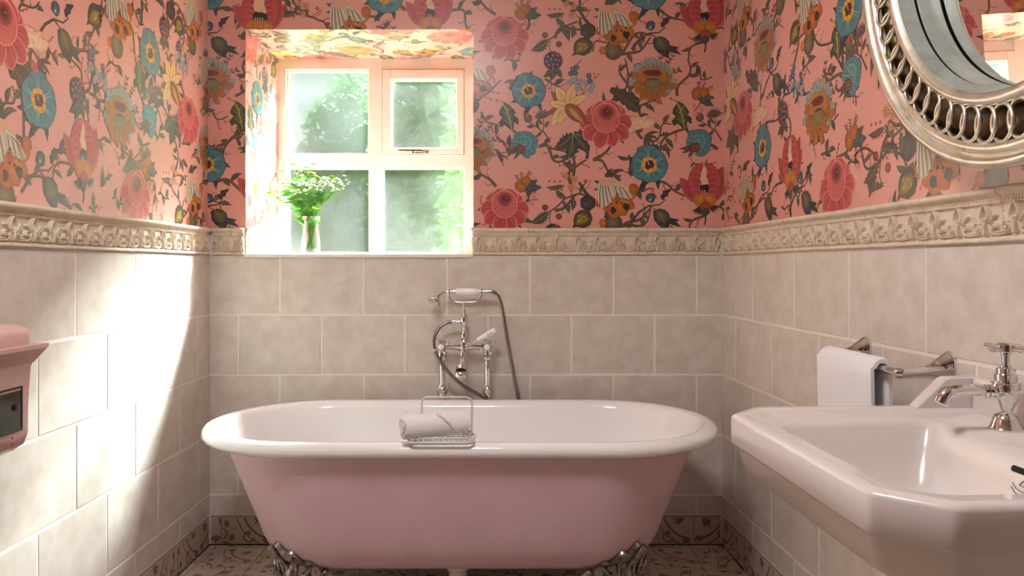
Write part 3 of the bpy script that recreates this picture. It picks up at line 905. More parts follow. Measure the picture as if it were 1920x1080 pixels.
NXC, NZP = 84, 64
PANEL0, PANEL1 = .0125, .0735
RELIEF = relief_cell(NXC, NZP, PANEL1 - PANEL0)
def border_mesh(u0, u1, cache={}):
    """part u0..u1 of a border tile that is 3 cells wide; origin at its lower left"""
    key = (round(u0, 4), round(u1, 4))
    if key in cache: return cache[key]
    zs = [0, .0012, .0035, .0065, .0095, .0115, .0125]
    ts = [.013, .0185, .0205, .0200, .0185, .0160, .0130]
    zp = np.linspace(PANEL0, PANEL1, NZP)[1:-1]
    top_z = [PANEL1, .0745, .0755, .0780, .0800, .0830, .0845, .0860, .0875, .0900, .0930, .0965, .1000, .1030, .1052, .1062]
    top_t = [.0130, .0165, .0172, .0168, .0168, .0172, .0172, .0165, .0185, .0235, .0270, .0285, .0280, .0255, .0200, .0030]
    Z = np.concatenate([zs, zp, top_z])
    nu = max(4, int(round((u1 - u0) / CELL * (NXC - 1))) + 1)
    U = np.linspace(u0, u1, nu)
    fx = ((U / CELL) % 1.0) * (NXC - 1)
    i0 = np.clip(np.floor(fx).astype(int), 0, NXC - 2); w = fx - i0
    R = RELIEF[:, i0] * (1 - w) + RELIEF[:, i0 + 1] * w
    T = np.zeros((len(Z), nu))
    T[:len(zs)] = np.array(ts)[:, None]
    T[len(zs):len(zs) + len(zp)] = .0118 + R[1:-1] * 1.55
    T[len(zs) + len(zp):] = np.array(top_t)[:, None]
    k = len(zs) + len(zp)
    bead = -.0042 * np.clip(np.sin(U / CELL * 2 * np.pi * 12), 0, 1)
    T[k + 3:k + 5] += bead
    rg = np.random.RandomState(5)
    T += rg.normal(0, .00010, T.shape)
    T[0] = .012; T[-1] = .002
    T[:, 0] -= .0012; T[:, -1] -= .0012
    V = [(U[j] - u0, -T[i, j], Z[i]) for i in range(len(Z)) for j in range(nu)]
    Fc = [(i * nu + j, i * nu + j + 1, (i + 1) * nu + j + 1, (i + 1) * nu + j) for i in range(len(Z) - 1) for j in range(nu - 1)]
    base = len(V)
    for j in (0, nu - 1):                      # side skirts back to the wall
        for i in range(len(Z)):
            V.append((U[j] - u0, .0, Z[i]))
    for i in range(len(Z) - 1):
        Fc.append((i * nu, (i + 1) * nu, base + i + 1, base + i))
        Fc.append((i * nu + nu - 1, base + len(Z) + i, base + len(Z) + i + 1, (i + 1) * nu + nu - 1))
    me = bpy.data.meshes.new('border_tile'); me.from_pydata(V, [], Fc); me.materials.append(M_BORDER)
    me.polygons.foreach_set('use_smooth', [True] * len(me.polygons)); me.set_sharp_from_angle(angle=math.radians(50))
    cache[key] = me
    return me

BP = 3 * CELL
def lay_border(parent, u0, u1, joint, pitch):
    rr = random.Random(4)
    k = math.floor((u0 - joint) / pitch)
    while joint + k * pitch < u1:
        a, c = joint + k * pitch, joint + (k + 1) * pitch
        k += 1
        a2, c2 = max(a + .0008, u0), min(c - .0008, u1)
        if c2 - a2 < .006: continue
        s = BP / pitch
        o = bpy.data.objects.new('border_tile', border_mesh((a2 - a) * s, (c2 - a) * s)); link(o, parent)
        o.location = (a2, rr.uniform(-.0005, .0008), DADO0 + rr.uniform(-.0006, .0006))
        o.scale = (pitch / BP, 1, 1)

JB = (991 - PX) / (F / D)
lay_border(W_BACK, XLc + .012, OPX0 - .002, JB, .2322)
lay_border(W_BACK, OPX1 + .002, XRc - .012, JB, .2322)
lay_border(W_LEFT, YF + .02, D - .016, D * .7148, .2345)
lay_border(W_RIGHT, .03, 4.15, YW - D * .6354, .2380)
# grout strip behind the border tiles
for par, a, c in ((W_BACK, XLc, OPX0 - .004), (W_BACK, OPX1 + .004, XRc), (W_LEFT, YF, YW - .004), (W_RIGHT, .004, 4.18)):
    b = MB(); b.box(a, c, -.0100, .002, DADO0 - .004, DADO1 - .004); b.build('grout', M_GROUT, par, smooth=False)

# ------------------------------------------------------------------ wallpaper print on the walls
def wall3d(u, v, t):
    return np.stack([u / SP, -t, v], 1)

def to_local(frame):
    # pattern x px -> metres along wall, pattern -y px -> height
    def f(u, v, t):
        off = PX if frame == 'back' else 0.0
        return np.stack([(u - off) / SP, -t, H + (v + PY) / SP], 1)
    return f

def paper_on(parent, frame, ms, vn, rects, seed):
    T, Ls = paper(ms, vn, rects, seed)
    me = print_mesh('wallpaper', T, Ls, to_local(frame))
    return mesh_obj('wallpaper', me, M_PRINT, parent)

Y_BOT, Y_TOP = zpx(DADO1 - .004), zpx(CEIL)
xl, xr = 960 + (xl_wall(YW)) * SP, 960 + xr_wall(YW) * SP
x_o0, x_o1, y_o = 960 + OPX0 * SP, 960 + OPX1 * SP, zpx(OPZ1)
ms, vn = block_instances(883, xr + 5, Y_TOP, Y_BOT)
ms = [m for m in ms if m[1] > 870 and m[1] < 1352]
vn = [v for v in vn if v[0][0] > 870]
# strip left of the window: the same paper, 829 px further along
ms2, vn2 = block_instances(1195, 1372, Y_TOP, Y_BOT)
ms2 = [(n, x - 829, y, s, q) for n, x, y, s, q in ms2 if x > 1175 and x < 1340 and n != 'pale']
vn2 = [((a[0] - 829, a[1]), (c[0] - 829, c[1])) for a, c in vn2 if a[0] > 1195]
# strip above the window
top = [('tulip', 482, 22, 1.05, 0), ('star', 565, 18, 1, 0), ('bell', 652, 40, 1, 0), ('poppy', 722, -8, 1, 0), ('tulip', 806, 16, 1.05, 0), ('serr', 600, -30, 1, 0),
       ('rose', 560, -75, 1, 0), ('thistle', 690, -120, 1, 0), ('lily', 800, -120, 1, 0), ('carnation', 860, -60, 1, 0), ('greenleaf', 470, -110, 1, 0)]
paper_on(W_BACK, 'back', ms + ms2 + top, vn + vn2 + [((845, 20), (880, 60)), ((520, 25), (600, 40)), ((690, 30), (730, 0)), ((760, 20), (722, -8))],
         [(xl, x_o0, Y_TOP, Y_BOT), (x_o0, x_o1, Y_TOP, y_o), (x_o1, xr, Y_TOP, Y_BOT)], 5)

def on_left(x, y):
    u = 1656.6 / (945 - x); return u * SP, zpx(H - (y - PY) / F * u)
def on_right(x, y):
    dd = 1436.8 / (x - 876); return (YW - dd) * SP, zpx(H - (y - PY) / F * dd)

L_LIST = [('poppy', 72, 189), ('poppy', 281, 100), ('tulip', 155, 278), ('rose', 255, 358), ('rose', 353, 215), ('rose', 6, 42), ('thistle', 224, 218), ('lily', 322, 158),
          ('carnation', 280, 226), ('bell', 222, 28), ('bell', 362, 38), ('bell', 363, 368), ('bell', 14, 292), ('berry', 145, 171), ('berry', 308, 53), ('fig', 178, 30), ('fig', 336, 48),
          ('fig', 336, 403), ('pale', 58, 90), ('bud', 125, 82), ('bud', 98, 358), ('forget', 178, 130), ('forget', 338, 108), ('greenleaf', 261, 145), ('budtwig', 290, 180),
          ('darkleaf', 322, 238), ('quince', 275, 312), ('oakleaf', 40, 150), ('serr', 250, 300), ('star', 325, 330), ('pod', 320, 20)]
R_LIST = [('thistle', 1433, 82), ('thistle', 1535, 208), ('lily', 1372, 190), ('rose', 1393, 205), ('rose', 1569, 340), ('poppy', 1430, 277), ('poppy', 1592, 18), ('tulip', 1482, 303),
          ('carnation', 1597, 142), ('greenleaf', 1570, 76), ('bell', 1401, 362), ('bell', 1520, 16), ('bell', 1395, 18), ('bell', 1757, 300), ('fig', 1378, 65), ('fig', 1491, 60), ('fig', 1703, 343),
          ('berry', 1357, 110), ('berry', 1468, 212), ('forget', 1491, 157), ('forget', 1378, 128), ('bud', 1459, 155), ('quince', 1598, 258), ('star', 1668, 226), ('serr', 1650, 305),
          ('pale', 1425, 228), ('darkleaf', 1372, 262), ('budtwig', 1606, 80), ('pod', 1705, 275), ('oakleaf', 1410, 150), ('bud', 1443, 388)]
for par, frm, lst, fn, u_lo, u_hi, vis, sd in ((W_LEFT, 'left', L_LIST, on_left, YF, YW, (1.70 * SP, 3.1 * SP), 21), (W_RIGHT, 'right', R_LIST, on_right, 0, 4.19, (-40, 1.62 * SP), 22)):
    ms = []
    for k, (n, x, y) in enumerate(lst):
        U, V = fn(x, y); ms.append((n, U, V, 1.0, 0.0))
    vn = auto_vines(ms, random.Random(sd))
    bm_, bv_ = block_instances(u_lo * SP, u_hi * SP, Y_TOP, Y_BOT, dx=60)
    # the drawn block fills what the list leaves open
    for m in bm_:
        if all((m[1] - q[1]) ** 2 + (m[2] - q[2]) ** 2 > 82 ** 2 for q in ms):
            ms.append(m)
    vn += [v for v in bv_ if not (vis[0] < v[0][0] < vis[1])]
    paper_on(par, frm, ms, vn, [(u_lo * SP, u_hi * SP, Y_TOP, Y_BOT)], sd)
# print on the reveals of the window (left side, right side, top)
def reveal(frame_m, w, v0, v1, dx, seed):
    ms, vn = block_instances(0, w * SP, zpx(v1), zpx(v0), dx=dx)
    T, Ls = paper(ms, vn, [(0, w * SP, zpx(v1), zpx(v0))], seed)
    L_ = W_BACK.matrix_world.inverted() @ frame_m
    Rm, tr = np.array(L_.to_3x3()), np.array(L_.translation)
    def f(u, v, t):
        return np.stack([u / SP, -t, H + (v + PY) / SP], 1) @ Rm.T + tr
    me = print_mesh('wallpaper', T, Ls, f)
    mesh_obj('wallpaper', me, M_PRINT, W_BACK)
RD = YFR - YW
reveal(frame_matrix((OPX0, YW, 0), (0, 1, 0)), RD, DADO1 - .004, OPZ1, 30, 41)
reveal(frame_matrix((OPX1, YFR, 0), (0, -1, 0)), RD, DADO1 - .004, OPZ1, 90, 42)
# top reveal: pattern runs along x, depth as height
def top_reveal():
    w = OPX1 - OPX0
    ms, vn = block_instances(0, w * SP, 0, RD * SP, dx=-90, dy=-20)
    T, Ls = paper(ms, vn, [(0, w * SP, 0, RD * SP)], 43)
    def f(u, v, t):                             # v = -px; nearest edge of the reveal at the room side
        return np.stack([OPX0 + u / SP, -v / SP, OPZ1 - t], 1)
    me = print_mesh('wallpaper', T, Ls, f)
    mesh_obj('wallpaper', me, M_PRINT, W_BACK)
top_reveal()
# border tiles returning into the reveals
for fm, w in ((frame_matrix((OPX0, YW, 0), (0, 1, 0)), RD), (frame_matrix((OPX1, YFR, 0), (0, -1, 0)), RD)):
    a = .0
    while a < w - .01:
        c = min(a + BP, w)
        o = bpy.data.objects.new('border_tile', border_mesh(0, c - a)); link(o, W_BACK)
        o.matrix_local = W_BACK.matrix_world.inverted() @ fm @ Matrix.Translation((a, .004, DADO0 + .004)) @ Matrix.Diagonal((1, .5, 1, 1))
        a = c

# ------------------------------------------------------------------ patterned cement floor tiles and skirting
def cement_pattern(P):
    beige = lin('#c0b1a1'); red = '#935f57'; brn = '#7a6552'; dk = '#6b5747'
    def arc(cx, cy, r_, a0, a1, w, col, layer, n=14):
        P.stroke([(cx + r_ * math.cos(math.radians(a0 + (a1 - a0) * k / n)), cy + r_ * math.sin(math.radians(a0 + (a1 - a0) * k / n))) for k in range(n + 1)], w, w, col, layer)
    def tulip(x, y, a, s, col, layer):
        a = math.radians(a); c, sn = math.cos(a), math.sin(a)
        sh = [(-.3, 0), (-.1, .28), (.35, .42), (.75, .40), (.45, .18), (1.0, 0), (.45, -.18), (.75, -.40), (.35, -.42), (-.1, -.28)]
        P.poly([(x + s * (p * c - q * sn), y + s * (p * sn + q * c)) for p, q in sh], col, layer)
    arc(0, 1, .74, -90, 0, .022, brn, 1); arc(0, 1, .60, -90, -8, .040, red, 1)
    tulip(.20, .76, -50, .19, red, 2)
    arc(.56, .52, .10, 190, 450, .03, red, 2)
    tulip(.47, .53, -35, .10, red, 3)
    tulip(.62, .83, 60, .17, red, 2); tulip(.14, .42, 200, .16, red, 2)
    arc(1, 0, .34, 90, 180, .03, brn, 1); arc(1, 0, .20, 90, 180, .018, brn, 1)
    tulip(.80, .20, 135, .11, brn, 2)
    tulip(.60, .18, 160, .12, brn, 2); tulip(.84, .42, 110, .12, brn, 2)
    P.stroke([(.70, .14), (.62, .12), (.52, .20)], .02, .01, brn, 2)
    tulip(.34, .10, 200, .12, brn, 2); tulip(.90, .66, 70, .12, brn, 2)
    arc(.5, 0, .10, 0, 180, .02, dk, 1); arc(1, .5, .10, 90, 270, .02, dk, 1)
    P.disc(0, 0, .07, dk, dk, 1, 4); P.disc(1, 1, .07, dk, dk, 1, 4); P.disc(1, 0, .05, dk, dk, 1, 4)
    P.stroke([(0, .05), (1, .05)], .008, .008, brn, 1)
    return beige
_P = Paint(); BEIGE = cement_pattern(_P)
CEM_T, CEM_L = _P.arrays()
FT = .2045
def cement_mesh(w, h, rot, sub=(0, 1), cache={}):
    """a slab w x h in local x/z with its face to -y, showing part of the pattern"""
    k = (round(w, 4), round(h, 4), rot, sub)
    if k in cache: return cache[k]
    T = CEM_T.copy()
    for _ in range(rot):
        X = T[:, :, 0].copy(); T[:, :, 0] = 1 - T[:, :, 1]; T[:, :, 1] = X
    fw = w / FT if w < FT - .006 else 1.0
    fh = h / FT if h < FT - .006 else 1.0
    e = .012
    A, B = clip_set(T, CEM_L, e, fw - e, e + sub[0], fh - e + sub[0])
    A[:, :, 1] -= sub[0]
    A[:, :, 0] *= w / fw; A[:, :, 1] *= h / fh
    c, th = .0012, .010
    ev = [(0, 0, 0), (w, 0, 0), (w, 0, h), (0, 0, h), (0, -th + c, 0), (w, -th + c, 0), (w, -th + c, h), (0, -th + c, h),
          (c, -th, c), (w - c, -th, c), (w - c, -th, h - c), (c, -th, h - c)]
    ef = [(0, 1, 5, 4), (1, 2, 6, 5), (2, 3, 7, 6), (3, 0, 4, 7), (4, 5, 9, 8), (5, 6, 10, 9), (6, 7, 11, 10), (7, 4, 8, 11), (8, 9, 10, 11)]
    me = print_mesh('cement_tile', A, B, lambda u, v, t: np.stack([u, -th - t, v], 1), base=.00003, extra=(ev, ef, BEIGE))
    me.materials.append(M_CEMENT)
    cache[k] = me
    return me

# floor: tiles lie in the floor's frame (local y up)
y_end = D - .009
ny = 0
y = y_end
first = .034
rowsY = []
yy = y_end - first
rowsY.append((yy, first))
while yy > YF + .02:
    h_ = min(FT, yy - YF - .02)
    rowsY.append((yy - h_, h_)); yy -= FT
xs0 = (515 - PX) / F * D - 8 * FT - .02
fl = Matrix(((1, 0, 0, 0), (0, 0, 1, 0), (0, -1, 0, 0), (0, 0, 0, 1)))
for j, (y0, h_) in enumerate(rowsY):
    if h_ < .02: continue
    k = 0
    while True:
        x0 = xs0 + k * FT; k += 1
        lo, hi = xl_wall(y0 + h_ / 2, .012) + .006, xr_wall(y0 + h_ / 2, .012) - .006
        if x0 > hi: break
        a, c = max(x0, lo), min(x0 + FT, hi)
        if c - a < .02: continue
        rot = {(0, 0): 0, (1, 0): 1, (1, 1): 2, (0, 1): 3}[(k % 2, j % 2)]
        me = cement_mesh(c - a - .002, h_ - .002, rot)
        o = bpy.data.objects.new('tile', me); link(o, FLOOR)
        o.matrix_local = Matrix.Translation((a + .001, y0 + .001, -.010)) @ fl

# skirting: cut cement tiles along the walls
SKH = .108
M_TRIM = mat('skirting_trim', '#a0907e', .5)
def skirting(parent, name, u0, u1, joint):
    k = math.floor((u0 - joint) / FT); n = 0
    first = None
    while joint + k * FT < u1:
        a, c = max(joint + k * FT, u0), min(joint + (k + 1) * FT, u1); k += 1
        if c - a < .012: continue
        me = cement_mesh(c - a - .002, SKH - .004, 0 if k % 2 else 3, (.30, 1))
        o = bpy.data.objects.new('skirting_tile', me); link(o, parent)
        o.location = (a + .001, -.0075, .002)
    b = MB(); b.box(u0, u1, -.017, .0, SKH - .001, SKH + .004)
    b.build('skirting_trim', M_TRIM, parent, smooth=False)
skirting(W_BACK, 'back', XLc + .006, XRc - .006, (515 - PX) / F * D)
skirting(W_LEFT, 'left', YF + .02, D - .02, D - FT * .55)
skirting(W_RIGHT, 'right', .03, 4.15, .03 - FT * .3)

# ------------------------------------------------------------------ window: frame, casement sash, frosted panes, sill
WIN = empty('window_1', Matrix.Translation((0, YFR, SILLZ)))
tag(WIN, 'cream painted four pane cottage window with frosted glass above the bath', 'window', kind='structure')
def wx(p): return (p - PX) * YFR / F
def wz(p): return H + (PY - p) * YFR / F - SILLZ
gx = [wx(536), wx(692), wx(716), wx(871)]
gz = [wz(475), wz(314), wz(290), wz(129.5)]
fx0, fx1, fz0, fz1 = OPX0, OPX1, -.02, OPZ1 - SILLZ
b = MB()
for x0, x1 in ((fx0, gx[0]), (gx[1], gx[2]), (gx[3], fx1)):
    b.box(x0, x1, 0, .07, fz0, fz1)
for x0, x1 in ((gx[0], gx[1]), (gx[2], gx[3])):
    for z0, z1 in ((fz0, gz[0]), (gz[1], gz[2]), (gz[3], fz1)):
        b.box(x0, x1, .0005, .0695, z0, z1)
b.build('frame', M_WHITE, WIN, smooth=False)

def pane_material(name, tint):
    m = bpy.data.materials.new(name); m.use_nodes = True
    N, L = m.node_tree.nodes, m.node_tree.links
    N.remove(N['Principled BSDF'])
    out = N['Material Output']
    tc = N.new('ShaderNodeTexCoord')
    n1 = N.new('ShaderNodeTexNoise'); n1.inputs['Scale'].default_value = 330; n1.inputs['Detail'].default_value = 3
    L.new(tc.outputs['Object'], n1.inputs['Vector'])
    bp = N.new('ShaderNodeBump'); bp.inputs['Strength'].default_value = .8; bp.inputs['Distance'].default_value = .002
    L.new(n1.outputs['Fac'], bp.inputs['Height'])
    tr = N.new('ShaderNodeBsdfTransparent'); tr.inputs[0].default_value = (*tint, 1)
    rf = N.new('ShaderNodeBsdfRefraction'); rf.inputs['Color'].default_value = (*tint, 1); rf.distribution = 'BECKMANN'; rf.inputs['Roughness'].default_value = .6; rf.inputs['IOR'].default_value = 1.2
    tl = N.new('ShaderNodeBsdfTranslucent'); tl.inputs[0].default_value = (.86, .90, .92, 1)
    gl = N.new('ShaderNodeBsdfGlossy'); gl.inputs['Roughness'].default_value = .25
    for s_ in (rf, tl, gl): L.new(bp.outputs[0], s_.inputs['Normal'])
    n2 = N.new('ShaderNodeTexNoise'); n2.inputs['Scale'].default_value = 5; n2.inputs['Detail'].default_value = 4
    L.new(tc.outputs['Object'], n2.inputs['Vector'])
    n3 = N.new('ShaderNodeTexNoise'); n3.inputs['Scale'].default_value = 420; n3.inputs['Detail'].default_value = 2
    L.new(tc.outputs['Object'], n3.inputs['Vector'])
    mm = N.new('ShaderNodeMath'); mm.operation = 'MULTIPLY'
    L.new(n2.outputs['Fac'], mm.inputs[0]); L.new(n3.outputs['Fac'], mm.inputs[1])
    mr = N.new('ShaderNodeMapRange'); mr.inputs[1].default_value = .12; mr.inputs[2].default_value = .42; mr.inputs[3].default_value = .001; mr.inputs[4].default_value = .012
    L.new(mm.outputs[0], mr.inputs[0])
    a = N.new('ShaderNodeMixShader'); a.inputs[0].default_value = .5      # transparent / blurred
    L.new(tr.outputs[0], a.inputs[1]); L.new(rf.outputs[0], a.inputs[2])
    c = N.new('ShaderNodeMixShader'); L.new(mr.outputs[0], c.inputs[0]); L.new(a.outputs[0], c.inputs[1]); L.new(tl.outputs[0], c.inputs[2])
    d = N.new('ShaderNodeMixShader'); d.inputs[0].default_value = .05; L.new(c.outputs[0], d.inputs[1]); L.new(gl.outputs[0], d.inputs[2])
    L.new(d.outputs[0], out.inputs['Surface'])
    return m
M_PANE = pane_material('frosted_glass', (.88, .96, .93))
M_CLEAR = bpy.data.materials.new('clear_pane'); M_CLEAR.use_nodes = True
_n = M_CLEAR.node_tree; _n.nodes.remove(_n.nodes['Principled BSDF']); _t = _n.nodes.new('ShaderNodeBsdfTransparent'); _t.inputs[0].default_value = (.97, .99, .98, 1)
_n.links.new(_t.outputs[0], _n.nodes['Material Output'].inputs[0])
def glass_sheet(x0, x1, yy, z0, z1, parent):
    b = MB(); b.box(x0, x1, yy, yy + .004, z0, z1); o = b.build('pane', M_PANE, parent, smooth=False)
    o.data.materials.append(M_CLEAR)
    for p_ in o.data.polygons:
        p_.material_index = 0 if p_.normal.y < -.5 else 1       # frosted on the room side only
    return o

def rim(b, x0, x1, z0, z1, w, y0, y1):
    b.box(x0, x0 + w, y0, y1, z0, z1); b.box(x1 - w, x1, y0, y1, z0, z1)
    b.box(x0 + w, x1 - w, y0, y1, z0, z0 + w); b.box(x0 + w, x1 - w, y0, y1, z1 - w, z1)
def pane(x0, x1, z0, z1, yy, bead=.009):
    glass_sheet(x0 + .002, x1 - .002, yy, z0 + .002, z1 - .002, WIN)
    if bead:
        b = MB(); rim(b, x0 + .0005, x1 - .0005, z0 + .0005, z1 - .0005, bead, yy - .014, yy - .0005); b.build('glazing_bead', M_WHITE, WIN, smooth=False, bevel=.003)
pane(gx[0], gx[1], gz[2], gz[3], .034)
pane(gx[0], gx[1], gz[0], gz[1], .034, .006)
pane(gx[2], gx[3], gz[0], gz[1], .034, .006)
SASH = empty('casement_sash', None, WIN)
sx0, sx1, sz0, sz1 = wx(733), wx(857), wz(278), wz(148)
b = MB()
b.box(gx[2] + .003, sx0, -.006, .05, gz[2] + .003, gz[3] - .003); b.box(sx1, gx[3] - .003, -.006, .05, gz[2] + .003, gz[3] - .003)
b.box(sx0, sx1, -.0055, .05, gz[2] + .003, sz0); b.box(sx0, sx1, -.0055, .05, sz1, gz[3] - .003)
b.build('sash_frame', M_WHITE, SASH, smooth=False, bevel=.002)
glass_sheet(sx0, sx1, .030, sz0, sz1, SASH)
b = MB(); rim(b, sx0 + .0005, sx1 - .0005, sz0 + .0005, sz1 - .0005, .005, .016, .0295); b.build('glazing_bead', M_WHITE, SASH, smooth=False)
# casement fastener
hz = wz(284)
b = MB()
b.tube([(wx(800), -.012, hz - .002), (wx(790), -.022, hz + .001), (wx(775), -.026, hz), (wx(762), -.026, hz), (wx(749), -.024, hz + .002)], [.006, .0075, .007, .006, .005], 10)
b.box(wx(778), wx(803), -.012, -.004, hz - .009, hz + .008)
b.ball((wx(800), -.018, hz), .006)
b.tube([(wx(776), -.03, hz + .003), (wx(776), -.03, hz - .014)], .0035, 8)
b.build('fastener', M_BRASS, SASH)
# sill
b = MB(); b.box(OPX0 + .001, OPX1 - .001, -(YFR - YW) - .022, .02, -.014, 0)
b.build('sill', M_SILL, WIN, smooth=False, bevel=.003)

# ------------------------------------------------------------------ door behind the viewer
DOOR = empty('door_1', FRAMES['front'] @ Matrix.Translation((-.1, 0, 0)))
tag(DOOR, 'dark panelled door in the wall behind the viewer', 'door', kind='structure')
b = MB(); b.box(-.40, .40, -.040, -.016, .006, 2.02)
for z0, z1 in ((.15, .85), (1.0, 1.9)):
    for x0, x1 in ((-.33, -.04), (.04, .33)):
        b.box(x0, x1, -.048, -.04, z0, z1)
M_DOOR = mat('dark_door', '#4a3226', .4)
b.build('door_leaf', M_DOOR, DOOR, smooth=False, bevel=.004)
b = MB(); b.box(-.47, -.405, -.05, -.0, .0, 2.09); b.box(.405, .47, -.05, -.0, .0, 2.09); b.box(-.405, .405, -.05, -.0, 2.025, 2.09)
b.build('architrave', M_WHITE, DOOR, smooth=False, bevel=.004)
b = MB(); b.ball((.35, -.085, 1.0), .026); b.tube([(.35, -.04, 1.0), (.35, -.08, 1.0)], .01); b.build('door_knob', M_BRASS, DOOR)
# ------------------------------------------------------------------ bathtub
TX, TY = -.164, 2.498
def stadium(L, W, z, na=20, ns=14):
    s = max(L - W, .0); p = []
    for k in range(na):
        a = -math.pi / 2 + math.pi * k / na; p.append((s + W * math.cos(a), W * math.sin(a), z))
    for k in range(ns): p.append((s - 2 * s * k / ns, W, z))
    for k in range(na):
        a = math.pi / 2 + math.pi * k / na; p.append((-s + W * math.cos(a), W * math.sin(a), z))
    for k in range(ns): p.append((-s + 2 * s * k / ns, -W, z))
    return p
BODY = [(.140, .30, .05), (.144, .42, .11), (.154, .50, .155), (.169, .552, .195), (.185, .587, .225), (.202, .610, .246), (.222, .627, .262), (.25, .641, .276), (.30, .660, .289), (.35, .680, .300), (.40, .700, .309), (.45, .720, .318), (.50, .741, .327), (.553, .763, .335)]
def body_at(z):
    for (z0, L0, W0), (z1, L1, W1) in zip(BODY, BODY[1:]):
        if z <= z1:
            t = max(0, (z - z0) / (z1 - z0)); return L0 + (L1 - L0) * t, W0 + (W1 - W0) * t
    return BODY[-1][1:]
TUB = empty('bathtub', Matrix.Translation((TX, TY, 0)))
tag(TUB, 'pink roll-top bathtub with white enamel rim and silver claw feet', 'bathtub')
b = MB(); b.loft([stadium(L, W, z) for z, L, W in BODY], True, False)
b.build('tub_body', M_TUBPINK, TUB, angle=180)
b = MB()
L0, W0 = .791, .335
rimp = [(.010, .5455), (.024, .5455), (.034, .551), (.039, .561), (.037, .573), (.029, .582), (.016, .5865), (.002, .5865), (-.010, .583), (-.020, .575), (-.027, .562)]
loops = [stadium(.7625, .3345, .550)] + [stadium(L0 + o, W0 + o, z) for o, z in rimp]
loops += [stadium(L, W, z) for z, L, W in ((.53, .742, .304), (.45, .708, .292), (.35, .668, .276), (.28, .635, .258), (.235, .605, .232), (.205, .56, .19), (.19, .49, .13), (.185, .36, .05))]
b.loft(loops, False, True)
b.build('enamel_lining', M_ENAMEL, TUB, angle=180)
b = MB(); b.lathe([(.028, .06), (.030, .075), (.030, .10), (.036, .105), (.036, .13)], 20, Matrix.Translation((-.012, -.03, 0)))
b.build('waste_outlet', M_ENAMEL, TUB)
b = MB(); b.lathe([(.004, .183), (.03, .182), (.032, .180)], 24, Matrix.Translation((0, 0, 0))); b.build('plughole', M_CHROME, TUB)
